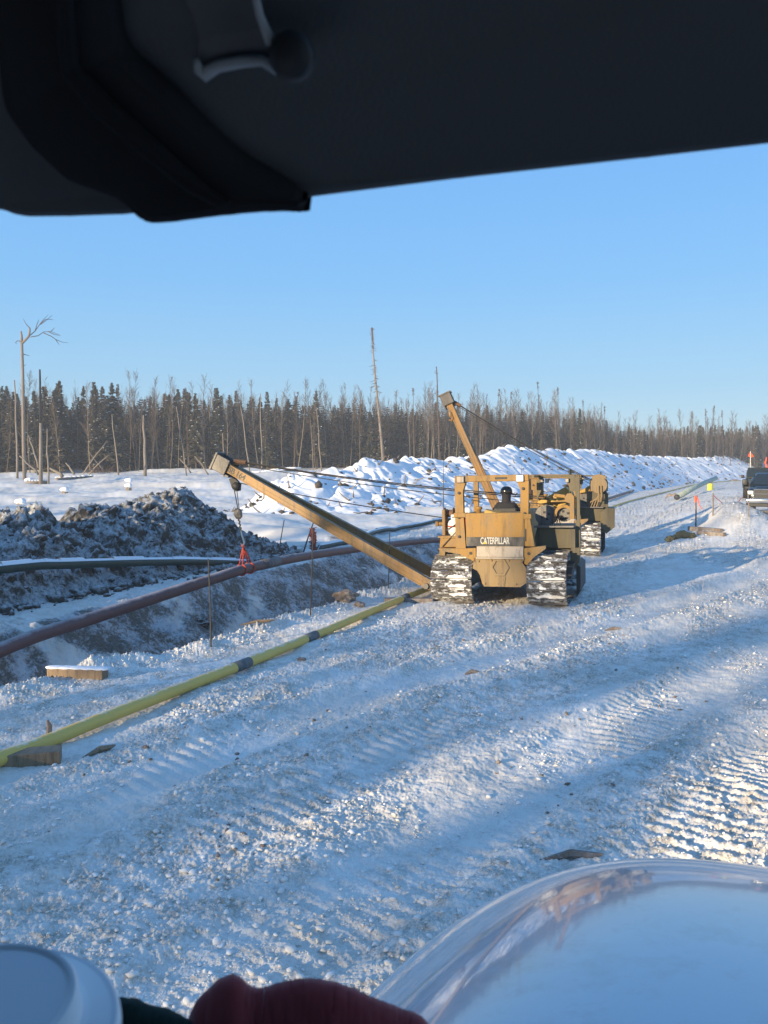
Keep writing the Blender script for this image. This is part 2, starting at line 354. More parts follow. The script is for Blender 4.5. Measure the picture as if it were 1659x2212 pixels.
def gza(x, y):
    r, th, Z = _GZ; i = np.clip(np.searchsorted(r, np.hypot(x, y)), 1, len(r) - 1); j = np.clip(np.searchsorted(th, np.arctan2(x, y)), 1, len(th) - 1)
    return Z[i, j]

def lump_cloud(name, px, py, pz, size, mat_, parent=None, seed=3, flat=.7):
    """many small irregular lumps in one mesh"""
    bm = bmesh.new(); bmesh.ops.create_icosphere(bm, subdivisions=1, radius=1)
    bv = np.array([v.co[:] for v in bm.verts]); bf = np.array([[v.index for v in f.verts] for f in bm.faces]); bm.free()
    rs = np.random.RandomState(seed); n = len(px)
    k = 1 + .95 * (rs.rand(n, len(bv), 1) - .5)
    st = np.stack([.7 + .7 * rs.rand(n), .7 + .7 * rs.rand(n), flat * (.6 + .7 * rs.rand(n))], 1)[:, None]
    an = rs.rand(n) * 6.28; ca, sa = np.cos(an)[:, None], np.sin(an)[:, None]
    v = bv[None] * k * st * size[:, None, None]
    vx = v[..., 0] * ca - v[..., 1] * sa; vy = v[..., 0] * sa + v[..., 1] * ca
    V = np.stack([vx + px[:, None], vy + py[:, None], v[..., 2] + pz[:, None]], -1).reshape(-1, 3)
    F = (bf[None] + (np.arange(n) * len(bv))[:, None, None]).reshape(-1, 3)
    return np_mesh(name, V, F, mat_, parent, smooth=False)
rs = np.random.RandomState(5); n = 70000
dd = 1 / (1 / 40 + rs.rand(n) ** .8 * (1 / 4.3 - 1 / 40)); rt = rs.uniform(-.55, .55, n); px, py = dd * rt, dd
a_, b_ = ab(px, py); keep = (rs.rand(n) < np.interp(dd, [4, 9, 14], [.30, .55, 1.0])) & (b_ > near_rim(a_) + .05) & (fbm(a_ * .22, b_ * .7, 3, 21) + .45 * fbm(px * 1.6, py * 1.6, 2, 33) + .2 * rs.rand(n) > .0)
px, py = px[keep], py[keep]; sz = .0022 + .024 * rs.rand(len(px)) ** 18 + .00045 * np.hypot(px, py)
o = lump_cloud('snow_clods', px, py, gza(px, py) + sz * .3, sz, M['clod'])
tag(o, 'loose crumbs of frozen snow strewn over the work road', 'snow crumbs', kind='stuff')
print('ground done')
# ================================================================ SOIL HEAP
def soil_heap():
    na, nv = 520, 150
    aa = np.linspace(4, 29.6, na); v = np.linspace(-1, 1, nv)
    A, Vv = np.meshgrid(aa, v, indexing='ij')
    Ha = [4, 8, 12, 15.5, 17.0, 18.3, 18.9, 19.6, 20.3, 21.2, 22.6, 23.9, 24.6, 25.2, 25.5, 26.0, 26.6, 27.2, 27.9, 28.6, 29.6]
    Hh = [1.7, 1.9, 2.0, 1.95, 1.9, 2.15, 1.75, 1.15, 2.0, 2.12, 2.25, 2.42, 2.62, 2.65, 2.35, 2.0, 1.5, 1.1, .62, .35, .0]
    h = np.interp(A, Ha, Hh)
    cb = np.interp(A, [4, 25, 29.6], [-17.7, -17.6, -15.8]); w = np.interp(A, [4, 24, 27.5, 29.6], [3.5, 3.4, 2.4, .8])
    rnd = 1 - np.sqrt(np.clip(Vv ** 2 + .02, 0, 1.2)); s_ = np.clip(rnd * 1.05 + .0, -.2, 1)
    s_ = s_ * (1 + .25 * (1 - np.abs(Vv)) * np.abs(Vv) * 2)
    b = cb + w * Vv
    big = fbm(A * .75, b * .75, 3, 51); lump = np.abs(fbm(A * 1.5, b * 1.5 + h, 5, 52, .62)); cr = np.maximum(0, pn(A * 2.9, b * 2.9, 53) - .05)
    edge = ss(0, .25, 1 - np.abs(Vv))
    z = -.25 + h * s_ * .98 + .16 + edge * (.38 * big * ss(.2, 1, h) + .46 * lump + .42 * np.maximum(0, pn(A * 1.3, b * 1.3, 58) - .05) + .22 * cr + .10 * np.maximum(0, pn(A * 6.5, b * 6.5, 57)) - .05)
    off = edge * (.22 * fbm(A * 1.7 + 9, z * 1.9, 3, 54, .6) + .12 * fbm(A * 5.3, z * 5.3, 3, 55))
    b = b + off; X, Y = xy(A, b); gz0 = Hm(X, Y)
    V = np.stack([X, Y, z + gz0 * (b > -21)], -1).reshape(-1, 3)
    o = np_mesh('soil_heap', V, grid_faces(na, nv), M['dirt'], smooth=False)
    tag(o, 'long heap of dark frosted soil dug from the trench, behind the green pipe', 'soil heap')
    # loose lumps that have rolled down
    rs = np.random.RandomState(8); n = 900
    ca = rs.uniform(5, 28.6, n); cv = rs.uniform(-.9, 1.0, n) ; i = np.clip(np.searchsorted(aa, ca), 0, na - 1); j = np.clip(((cv + 1) / 2 * (nv - 1)).astype(int), 0, nv - 1)
    VV = V.reshape(na, nv, 3)[i, j]; sz = .03 + .13 * rs.rand(n) ** 4
    cl = lump_cloud('soil_lumps', VV[:, 0], VV[:, 1], VV[:, 2] + sz * .3, sz, M['dirt'], o, 9, .8); tag(cl, kind='stuff')
    # foot of the heap: lumps on the ledge
    n = 420; ca = rs.uniform(5, 29, n); cb_ = -14.3 + .8 * (rs.rand(n) - .5) * 2 * rs.rand(n); x, y = xy(ca, cb_); sz = .03 + .17 * rs.rand(n) ** 3.5
    cl = lump_cloud('soil_lumps', x, y, gza(x, y) + sz * .3, sz, M['dirt'], o, 10, .7); tag(cl, kind='stuff')
    # boulders in the trench
soil_heap()
# ================================================================ SNOW WINDROW
def windrow():
    C = [(505, 59, .4), (540, 58.5, 1.6), (575, 59, 2.2), (615, 60, 2.75), (645, 61, 3.2), (690, 62.5, 2.8), (735, 65, 3.4), (790, 68, 4.0), (845, 72, 3.9), (900, 76, 4.25), (960, 80, 4.4), (1030, 86, 4.9), (1090, 93, 6.0), (1140, 100, 5.9),
         (1200, 108, 6.1), (1280, 122, 6.4), (1340, 140, 6.1), (1400, 158, 6.4), (1500, 178, 6.5), (1600, 205, 7.6), (1750, 240, 8.5), (1950, 290, 9)]
    pts = np.array([((X - CX) / FPX * d, d, z) for X, d, z in C])
    seg = np.r_[0, np.cumsum(np.hypot(*np.diff(pts[:, :2], axis=0).T))]
    n = 2000; s = seg[-1] * (np.linspace(0, 1, n) ** 1.35); x = np.interp(s, seg, pts[:, 0]); y = np.interp(s, seg, pts[:, 1]); zc = np.interp(s, seg, pts[:, 2])
    k = np.ones(31) / 31; zc = np.convolve(np.pad(zc, 15, 'edge'), k, 'valid')
    tx = np.gradient(x); ty = np.gradient(y); kk = np.ones(91) / 91
    tx = np.convolve(np.pad(tx, 45, 'edge'), kk, 'valid'); ty = np.convolve(np.pad(ty, 45, 'edge'), kk, 'valid'); l = np.hypot(tx, ty); tx /= l; ty /= l
    nx, ny = ty, -tx                                   # towards the road
    m = 120; v = np.linspace(-1, 1, m); wf = np.interp(s, [0, 12, 30, 80, 300], [6.0, 8.5, 10.5, 10.0, 9]); wb = 5.0
    W = np.where(v[None] > 0, v[None] * wf[:, None], v[None] * wb)
    X = x[:, None] + nx[:, None] * W; Y = y[:, None] + ny[:, None] * W
    nose = ss(0, 3.5, s)[:, None]
    base = Hm(X, Y); prof = np.clip(1 - np.abs(v[None]) ** 1.25, 0, 1) ** 1.15
    SS = np.repeat(s[:, None], m, 1); e = prof ** .35 * nose
    WP = W[:] if False else None; SS0 = SS; Wr = W; SS = SS + 3.0 * pn(SS0 * .13, Wr * .17, 81) + .9 * pn(SS0 * .5, Wr * .5, 83); W = W + 3.0 * pn(SS0 * .12, Wr * .15, 82) + .9 * pn(SS0 * .5, Wr * .5, 84)
    lumpy = np.interp(SS0, [0, 22, 45, 400], [1.3, .8, .02, .02])
    h = (zc[:, None] - base) * prof * (.25 + .75 * nose)
    ridge = np.exp(-(v[None] / .16) ** 2)
    def pil(q): return np.sqrt(np.clip(q, 0, 1))
    z = base - .3 + h * 1.0 + .3 * prof + e * lumpy * (.42 * pil(pn(SS * .62 + .3 * W, W * .75, 61) + .15) + .25 * pil(pn(SS * 1.5, W * 1.5, 62) + .05) - .22) + e * .26 * fbm(SS * .18, W * .2 + 4, 2, 63) + e * (.30 * fbm(SS * .45, W * .5, 3, 66, .45) + .30 * np.maximum(0, pn(SS * .33, W * .4, 67) - .15)) + ridge * .38 * pil(pn(SS * .8, W * .9, 64) + .2) * nose
    o = np_mesh('snow_windrow', np.stack([X, Y, z], -1).reshape(-1, 3), grid_faces(n, m)[:, ::-1], M['snow'])
    tag(o, 'long high bank of pushed-up logs and earth buried in snow, before the forest', 'snow bank')
    rs = np.random.RandomState(3); mb = MB(); lx = []; 
    for q in range(850):
        i = int(n * rs.rand() ** 1.1); vv = rs.uniform(.02, .95)
        if rs.rand() < .25: vv = rs.uniform(.78, .98)
        j = int((vv + 1) / 2 * (m - 1)); i = min(i, n - 2)
        p = Vector((X[i, j], Y[i, j], z[i, j])); sc = .07 + .24 * rs.rand() ** 3
        lx.append((p.x, p.y, p.z + .02, sc))
        if rs.rand() < .35:
            dr = Vector((rs.uniform(-1, 1), rs.uniform(-1, .2), rs.uniform(-.1, .9))).normalized() * rs.uniform(.3, 1.0)
            mb.tube([p - dr * .4, p + dr * .5, p + dr + Vector((0, 0, .1))], [.06, .05, .02], 5)
    lx = np.array(lx); c = lump_cloud('earth_clods', lx[:, 0], lx[:, 1], lx[:, 2], lx[:, 3], M['char2'], o, 4, .8); tag(c, kind='stuff')
    s_ = mb.build('branch_stubs', M['wood_dark'], o); tag(s_, kind='stuff')
M['char2'] = worn('dark_peat', (.035, .028, .023), (.2, .18, .16), 6, .3, .9)
windrow()
# ================================================================ PIPES
def spline(pts, n):
    pts = [Vector(p) for p in pts]; out = []
    for i in range(len(pts) - 1):
        p0 = pts[max(i - 1, 0)]; p1 = pts[i]; p2 = pts[i + 1]; p3 = pts[min(i + 2, len(pts) - 1)]
        for k in range(n):
            t = k / n; out.append(.5 * ((2 * p1) + (p2 - p0) * t + (2 * p0 - 5 * p1 + 4 * p2 - p3) * t * t + (3 * p1 - p0 - 3 * p2 + p3) * t ** 3))
    return out + [pts[-1]]
def AB(a, b, dz=0): x, y = xy(a, b); return Vector((float(x), float(y), Hs(float(x), float(y)) + dz))
def ABz(a, b, z): x, y = xy(a, b); return Vector((float(x), float(y), z))
# maroon pipe, slung over the trench by the nearer machine
pur = spline([ABz(3.5, -12.0, -1.6), ABz(7.5, -12.1, -1.05), P(0, 1405, 15.4), P(200, 1335, 17.6), P(450, 1254, 21.0), P(530, 1229, 22.5), P(640, 1205, 25.6), P(760, 1187, 30), P(930, 1167, 38), AB(48, -11.4, .12), AB(58, -9.6, .17)], 8)
pur2 = spline([pur[-1], G(1297, 1082, .16), G(1357, 1063, .16), G(1405, 1050, .16), G(1477, 1039.5, .16), G(1537, 1036, .16), G(1592, 1037, .16)], 6)[1:]
pur = [Vector((p.x, p.y, max(p.z, gz(p.x, p.y) + .15) if p.y > 33 else p.z)) for p in pur]; pur2 = [Vector((p.x, p.y, max(p.z, gz(p.x, p.y) + .15))) for p in pur2]
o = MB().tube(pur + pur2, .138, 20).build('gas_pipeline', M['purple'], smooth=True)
tag(o, 'frosted maroon pipeline held over the trench by the red sling', 'pipeline', 'pipelines laid along the work road')
i0 = min(range(len(pur)), key=lambda i: (pur[i] - P(578, 1217, 23.8)).length)
d_ = (pur[i0 + 1] - pur[i0 - 1]).normalized(); MB().tube([pur[i0] - d_ * .55, pur[i0], pur[i0] + d_ * .55], .146, 20).build('joint_sleeve', M['wrapgrey'], o, True)
# yellow pipe on the road side
yl = [AB(2.0, -6.75, .25), G(0, 1641, .10), G(250, 1543, .09), G(522, 1437, .09), G(671, 1377, .09), G(830, 1309, .10), G(926, 1271, .10), AB(28, -6.4, .10), AB(40, -6.2, .1), AB(52, -6.0, .1)]
yl = [(p if k in (0,) else Vector((p.x, p.y, max(gz(p.x, p.y) + .06, p.z)))) for k, p in enumerate(yl)]
yf = [G(1304, 1104, .1), G(1345, 1087, .1), G(1405, 1071, .1), G(1465, 1056, .1), G(1500, 1047, .1), G(1560, 1040, .1), G(1600, 1038, .1)]
Y = spline(yl, 10); o = MB().tube(Y + spline([Y[-1]] + yf, 6)[1:], .078, 16).build('gas_pipeline', M['yellowpipe'], smooth=True)
tag(o, 'long yellow coated pipeline with dark grey joint sleeves lying on the road beside the trench', 'pipeline', 'pipelines laid along the work road')
for X_, Y_ in ((522, 1438), (671, 1378), (871, 1293)):
    tgt = P(X_, Y_, 1); i0 = min(range(1, len(Y) - 1), key=lambda i: (Y[i] - Vector((0, 0, 3))).normalized().cross((tgt - Vector((0, 0, 3))).normalized()).length)
    d_ = (Y[i0 + 1] - Y[i0 - 1]).normalized(); MB().tube([Y[i0] - d_ * .21, Y[i0] + d_ * .21], .083, 16).build('joint_sleeve', M['bandgrey'], o, True)
# dark green pipe in front of the heap, snow along its back
gp = spline([AB(6, -14.6, 1.0), P(0, 1229, 18.4), P(150, 1219, 20.5), P(400, 1213, 25), P(600, 1216, 30.4), P(740, 1205, 35.5), P(850, 1170, 44), P(935, 1152, 50), AB(62, -13.0, .2), AB(76, -12, .15), G(1294, 1051, .12), G(1381, 1043, .12), G(1443, 1039.5, .12)], 8)
gp = [Vector((p.x, p.y, max(p.z, gz(p.x, p.y) + .10) if p.y > 33 else p.z)) for p in gp]
o = MB().tube(gp, .115, 14).build('gas_pipeline', M['greenpipe'], smooth=True)
tag(o, 'dark green pipeline with snow lying along its top, in front of the soil heap', 'pipeline', 'pipelines laid along the work road')
sn = MB(); n0 = 8 * 8
for i in range(n0 - 1):
    a0, a1 = gp[i], gp[i + 1]; t = (a1 - a0); sd = Vector((t.y, -t.x, 0)).normalized()
    for q0, q1 in ((0, 1),):
        h = .028 + .02 * math.sin(i * 1.7) + .01 * math.sin(i * 5.1)
        prof = [(-.085, .075), (-.05, .115 + h * .7), (0, .118 + h), (.05, .115 + h * .7), (.085, .075)]
        vs = [a0 + sd * u + Vector((0, 0, w)) for u, w in prof] + [a1 + sd * u + Vector((0, 0, w)) for u, w in prof]
        sn.add(vs, [(k, k + 1, k + 6, k + 5) for k in range(4)])
sn.build('snow_cap', M['snow'], o, True)
# pale pipe with a raised end, resting on a skid
p0 = G(1462, 1074, .35); p1 = P(1546, 1033, p0.y + 22)
o = MB().tube([p0, p0.lerp(p1, .5) + Vector((0, 0, .1)), p1], .22, 18).build('gas_pipeline', M['palepipe'], smooth=True)
tag(o, 'thick frosted pale green pipe with one end raised above the road', 'pipe')
dr = (p1 - p0).normalized(); MB().tube([p1 - dr * .05, p1 + dr * .06], [.225, .215], 18).build('end_cap', M['dark'], o, True)
MB().tube([p0 - dr * .06, p0 + dr * .05], [.215, .225], 18).build('end_cap', M['dark'], o, True)
# trestle under the raised pipe (two leaning skids)
g0 = G(1452, 1077, 0); t = empty('pipe_trestle', g0, -HEAD, 'small dark wooden trestle under the lower end of the pale green pipe', 'trestle')
MB().box((0, 0, .30), (.7, .6, .2), bev=.03).build('crossbeam', M['wood_dark'], t)
for sx in (-1, 1): MB().tube([(sx * .6, -.2, 0), (sx * .2, 0, .5)], .06, 6).build('leg', M['timber'], t)
q = P(1534, 1045, p1.y - 3); gq = Hs(q.x, q.y)
t = empty('barrel', (q.x, q.y, gq), 0, 'bright yellow drum standing under the raised pale pipe', 'drum')
MB().lathe([(.27, 0), (.28, .02), (.28, .2), (.295, .22), (.28, .24), (.28, .45), (.295, .47), (.28, .49), (.28, .68), (.27, .70)], n=20).build('body', mat('bright_yellow_plastic', (.62, .60, .07), .5), t, True)
MB().lathe([(.26, .69), (.26, .72), (.1, .73)], n=20).build('lid', mat('yellow_plastic_lid', (.6, .6, .05), .5), t, True)

# ================================================================ STAKES, TIMBERS, STONES
def stake(X, Yb, Xt, Yt, label, rad=.016, col='dark', group='marker stakes along the trench', ribbon=0, dmore=0):
    g = G(X, Yb); g.z = gz(g.x, g.y); top = P(Xt, Yt, g.y + dmore); t = empty('marker_stake', g, 0, label, 'stake', group)
    MB().tube([(0, 0, -.15), (top - g) * .5 + Vector((.01, 0, 0)), top - g], [rad, rad * .9, rad * .8], 7).build('stake', M[col], t)
    if ribbon:
        mb = MB(); k = (top - g)
        mb.tube([k * .80, k * .96, k], [rad * 1.5, rad * 1.9, rad * 1.2], 7)
        mb.tube([k * .97, k * .9 + Vector((.10, -.02, -.02)), k * .74 + Vector((.14, -.02, -.04)), k * .6 + Vector((.30, 0, -.08))], [.015, .02, .018, .008], 5)
        mb.build('flagging', M['orange'], t)
    return t
stake(456, 1398, 450, 1207, 'black marker stake nearest the camera on the trench edge, before the maroon pipe', .017)
stake(670, 1330, 676, 1140, 'black marker stake on the trench edge in front of the hanging orange mesh', .016)
stake(838, 1277, 842, 1150, 'short black marker stake seen just under the raised boom', .014)
stake(602, 1188, 614, 1123, 'thin leaning stake at the tip of the soil heap', .02)
o = stake(651, 1199, 677, 1129, 'leaning dark pole beyond the trench carrying an orange mesh roll', .03)
g = G(651, 1199); mb = MB(); rs = random.Random(4); top = P(675, 1141, g.y); bot = P(677, 1192, g.y)
mr = MB(); mr.tube([top, (top + bot) / 2 + Vector((.03, 0, 0)), bot], [.07, .10, .08], 10)
for i in range(170):
    f = rs.random(); an = rs.random() * 6.28; c = top.lerp(bot, f); d = Vector((math.cos(an), math.sin(an), rs.uniform(-.4, .4)))
    mr.tube([c + d * .07, c + d * rs.uniform(.11, .18)], [.014, .009], 4)
o = mr.build('mesh_roll', mat('faded_orange_mesh', (.20, .05, .035), .85)); tag(o, 'rolled orange plastic snow fence hanging on the leaning dark pole', 'mesh roll')
stake(1503, 1140, 1503, 1071, 'wooden stake with orange ribbon beside the skid timbers', .035, 'rust', 'roadside stakes by the snow mound', 1)
stake(1540, 1115, 1540, 1065, 'bare dark stake standing on the snow mound', .035, 'wood_dark', 'roadside stakes by the snow mound')
stake(1617, 1121, 1616, 1066, 'dark stake standing right before the pickup', .03, 'wood_dark', 'roadside stakes by the snow mound')
gA = G(1540, 1115); a0 = P(1541, 1070, gA.y); gB = G(1604, 1079); a1 = Vector((gB.x, gB.y, gB.z + .15))
pts = [a0.lerp(a1, k / 12) - Vector((0, 0, .5 * math.sin(math.pi * k / 12))) for k in range(13)]
o = MB().tube(pts, .018, 5).build('flagging_rope', M['orange']); tag(o, 'thin orange rope sagging from the mound stake towards the parked trucks', 'rope')
def timber(Xa, Ya, Xb, Yb, w, h, label, m='timber', off=0, snow=False, group=None, pts=None):
    a, b = G(Xa, Ya), G(Xb, Yb); a.z = gz(a.x, a.y); b.z = gz(b.x, b.y)
    if pts: a = Vector((*pts[0], pts[2])); b = Vector((*pts[1], pts[2]))
    c = (a + b) / 2; Lg = (b - a).length
    t = empty('timber', (c.x, c.y, c.z + off), math.atan2(b.y - a.y, b.x - a.x), label, 'timber', group)
    MB().box((0, 0, h / 2), (Lg, w, h), bev=.012).build('beam', M[m], t)
    if snow:
        mb = MB(); k = 5
        for i in range(k): mb.blob((-Lg / 2 + Lg * (i + .5) / k, 0, h), (Lg / k * .95, w * .48, .022), i, .12, 3)
        mb.build('snow_cap', M['snow'], t, True)
    return t
timber(97, 1470, 219, 1466, .22, .15, 'snow-topped squared timber on the near edge of the trench', 'timber', .0, True, pts=((-4.97, 12.3), (-4.12, 12.2), -.01))
timber(-70, 1662, 132, 1645, .24, .17, 'sawn wooden block carrying the near end of the yellow pipe', 'timber', -.03)
timber(830, 1301, 934, 1301, .22, .10, 'flat plank under the yellow pipe beside the left track', 'wood_dark', .0)
timber(1489, 1150, 1559, 1148, .2, .20, 'upper of the two parallel skid timbers at the snow mound', 'wood_dark', .0, False)
timber(1508, 1157, 1566, 1157, .2, .16, 'lower of the two parallel skid timbers at the snow mound', 'wood_dark', .0, False)
# olive tarpaulin heap by the skids
g = G(1480, 1166); t = MB(); rs2 = random.Random(2)
for i, (dx, dz, r) in enumerate([(-.55, .04, .17), (-.3, .08, .2), (-.0, .18, .24), (.25, .14, .2), (.45, .05, .12), (-.75, .0, .1)]): t.blob((g.x + dx, g.y + .1 * math.sin(i), g.z + dz), (r * 1.2, r, r * .8), i, .4, 2)
o = t.build('canvas_bundle', mat('olive_canvas', (.11, .10, .055), .9)); tag(o, 'crumpled olive canvas bundle at the left end of the skid timbers', 'canvas bundle')
for k, (X_, Y_, r, lab) in enumerate([(651, 1425, .055, 'small brown stone on the road right of the second pipe sleeve'), (746, 1298, .22, 'brown boulder on the trench rim left of the boom foot'), (778, 1309, .10, 'flat dark stone near the plank under the yellow pipe'),
                                 (440 / 1.0, 1352, .16, 'dark boulder in the trench wall left of the nearest stake')]):
    g = G(X_, Y_); o = MB().blob((0, 0, r * .35), (r * 1.2, r, r * .7), k + 20, .35, 3).build('stone', M['wood_dark'] if k < 3 else M['dirt'], loc=(g.x, g.y, gz(g.x, g.y))); tag(o, lab, 'stone', 'stones lying about the trench')
for k, (X_, Y_, l, an, lab) in enumerate([(558, 1352, .7, .5, 'pale splintered board on the trench rim between two stakes'), (105, 1586, .22, 1.4, 'short dark peg sticking up behind the yellow pipe'), (1235, 1866, .5, .05, 'narrow strip of bark lying on the snow above the white hood'),
                                     (215, 1628, .4, .9, 'torn straw-coloured splinter beside the sawn block'), (1327, 1360, .35, -.1, 'thin dark twig on the road right of the machine'), (1020, 1459, .22, 0, 'small rusty twig on the road below the machine')]):
    g = G(X_, Y_); z = gz(g.x, g.y) + .02; up = .16 if k == 1 else .02
    d = Vector((math.cos(an) * l / 2, math.sin(an) * l / 2, up)); mb = MB()
    if k == 1: mb.tube([(0, 0, -.02), (.01, 0, .1), (-.01, 0, .17)], [.035, .03, .012], 6)
    else: mb.tube([-d, Vector((0, .02, .02)), d * .6, d], [.012, .035, .03, .008], 6)
    o = mb.build('wood_splinter', M['timber' if k in (0, 3) else 'wood_dark'], loc=(g.x, g.y, z)); tag(o, lab, 'wood scrap', 'scraps of wood on the snow')
# patches of brown crumbs
rs = np.random.RandomState(21); xs, ys = [], []
for X_, Y_, s_, c_ in ((664, 1610, .5, 26), (490, 1818, .16, 22), (536, 1830, .05, 4), (1005, 1400, .5, 30), (1390, 1415, .5, 30), (900, 1370, .4, 25), (1150, 1700, .4, 22), (330, 1620, .4, 20), (1210, 1560, .3, 16), (700, 1500, .6, 20), (1460, 2000 - 500, .3, 16)):
    g = G(X_, Y_); xs += list(g.x + s_ * rs.randn(c_)); ys += list(g.y + s_ * 1.6 * rs.randn(c_))
xs, ys = np.array(xs), np.array(ys); sz = .006 + .022 * rs.rand(len(xs)) ** 2
o = lump_cloud('soil_crumbs', xs, ys, gza(xs, ys) + sz * .4, sz, M['wood_dark']); tag(o, 'scattered brown soil crumbs on the snow road', 'soil crumbs', kind='stuff')
print('b done')
# ================================================================ PEOPLE
def skin_mesh(name, joints, edges, radii, mat_, parent, sub=1, root=0):
    me = bpy.data.meshes.new(name); me.from_pydata([tuple(j) for j in joints], edges, []); o = bpy.data.objects.new(name, me); COL.objects.link(o)
    md = o.modifiers.new('skin', 'SKIN'); md.use_smooth_shade = True
    for i, r in enumerate(radii):
        rr = r if isinstance(r, tuple) else (r, r); me.skin_vertices[0].data[i].radius = rr
    me.skin_vertices[0].data[root].use_root = True
    sb = o.modifiers.new('sub', 'SUBSURF'); sb.levels = sub; sb.render_levels = sub
    bpy.context.view_layer.update()
    dg = bpy.context.evaluated_depsgraph_get(); m2 = bpy.data.meshes.new_from_object(o.evaluated_get(dg)); bpy.data.objects.remove(o)
    m2.name = name; m2.materials.clear(); m2.materials.append(mat_); o = bpy.data.objects.new(name, m2); COL.objects.link(o); o.parent = parent; return o
def person(root_loc, rz, label, seated, helmet, coat, name='person', lean=0):
    t = empty(name, root_loc, rz, label, 'person')
    if seated:
        pel = Vector((0, 0, .12)); che = Vector((0, .02, .42)); nk = Vector((0, .03, .62)); hd = Vector((0, .06, .78))
        kn = [Vector((s * .14, .48, .14)) for s in (-1, 1)]; ft = [Vector((s * .14, .55, -.32)) for s in (-1, 1)]
        el = [Vector((s * .30, .12, .34)) for s in (-1, 1)]; ha = [Vector((s * .28, .42, .36)) for s in (-1, 1)]
    else:
        pel = Vector((0, 0, .95)); che = Vector((0, .0, 1.28)); nk = Vector((0, .01, 1.48)); hd = Vector((0, .03, 1.63))
        kn = [Vector((s * .12, .03, .5)) for s in (-1, 1)]; ft = [Vector((s * .13, 0, .08)) for s in (-1, 1)]
        el = [Vector((s * .27, 0, 1.15)) for s in (-1, 1)]; ha = [Vector((s * .27, .14, .9)) for s in (-1, 1)]
    sh = [che + Vector((s * .19, 0, .12)) for s in (-1, 1)]
    J = [pel, che, nk, hd, hd + Vector((0, .01, .10))]; E = [(0, 1), (1, 2), (2, 3), (3, 4)]; Rr = [(.15, .12), (.17, .12), .06, (.085, .10), (.07, .08)]
    for s in (0, 1):
        n = len(J); J += [sh[s], el[s], ha[s]]; E += [(1, n), (n, n + 1), (n + 1, n + 2)]; Rr += [.065, .045, .032]
        wr = ha[s]; fd = (ha[s] - el[s]).normalized(); pm = wr + fd * .06; n2 = len(J); J += [pm]; E += [(n + 2, n2)]; Rr += [(.035, .018)]
        n = len(J); hp = pel + Vector((.1 * (-1, 1)[s], 0, -.03)); J += [hp, kn[s], ft[s], ft[s] + Vector((0, .14, -.03))]; E += [(0, n), (n, n + 1), (n + 1, n + 2), (n + 2, n + 3)]; Rr += [.09, .06, .05, .045]
    body = skin_mesh('body', J, E, Rr, M['skin'], t)
    fm = MB()
    for s in (0, 1):                                     # gloved fingers, each on its own
        fd = (ha[s] - el[s]).normalized(); pm = ha[s] + fd * .07; side = Vector((1, 0, 0))
        for k in range(4): q = pm + side * (k - 1.5) * .02; L_ = (.07, .08, .075, .06)[k]; fm.tube([q, q + fd * L_ * .5 + Vector((0, 0, -.01)), q + fd * L_ + Vector((0, 0, -.035))], [.011, .010, .007], 6)
        q = ha[s] + fd * .03 + side * (-1, 1)[1 - s] * .03; fm.tube([q, q + side * (-1, 1)[1 - s] * .03 + fd * .03, q + side * (-1, 1)[1 - s] * .03 + fd * .06], [.013, .011, .008], 6)
    fm.build('glove', M['black'], t, True)
    # coat, trousers
    Jc = [pel + Vector((0, 0, -.05)), che, che + Vector((0, 0, .16))]; Ec = [(0, 1), (1, 2)]; Rc = [(.22, .155), (.25, .165), (.15, .12)]
    for s in (0, 1):
        n = len(Jc); Jc += [sh[s], el[s], ha[s].lerp(el[s], .12)]; Ec += [(1, n), (n, n + 1), (n + 1, n + 2)]; Rc += [.095, .075, .058]
    skin_mesh('coat', Jc, Ec, Rc, coat, t)
    Jt = [pel]; Et = []; Rt = [(.17, .14)]
    for s in (0, 1):
        n = len(Jt); Jt += [pel + Vector((.1 * (-1, 1)[s], 0, -.04)), kn[s], ft[s] + Vector((0, 0, .02))]; Et += [(0, n), (n, n + 1), (n + 1, n + 2)]; Rt += [.11, .085, .075]
    skin_mesh('trousers', Jt, Et, Rt, M['jacket'], t)
    hm = MB(); hm.lathe([(.142, -.01), (.146, .05), (.134, .10), (.105, .145), (.055, .168), (.005, .174)], hd + Vector((0, -.005, .035)), 20)
    hm.lathe([(.160, -.018), (.164, -.008), (.135, .005)], hd + Vector((0, .015, .035)), 20); h = hm.build('hard_hat', helmet, t, True)
    fc = MB(); fc.blob(hd + Vector((0, .105, -.01)), (.014, .02, .022), 1, .05, 1)           # nose
    fc.build('nose', M['skin'], t, True)
    ey = MB()
    for s in (-1, 1): ey.blob(hd + Vector((s * .032, .092, .025)), .011, 1, .05, 1)
    ey.build('eyes', M['black'], t, True)
    ey = MB().tube([hd + Vector((-.025, .093, -.05)), hd + Vector((0, .1, -.052)), hd + Vector((.025, .093, -.05))], .006, 5).build('mouth', mat('lips', (.3, .1, .09), .6), t, True)
    if seated:                                            # balaclava over neck and head back
        b = MB(); b.lathe([(.13, -.21), (.105, -.13), (.11, -.03), (.115, .05), (.1, .1)], hd + Vector((0, -.012, 0)), 16); b.build('balaclava', M['jacket'], t, True)
    return t
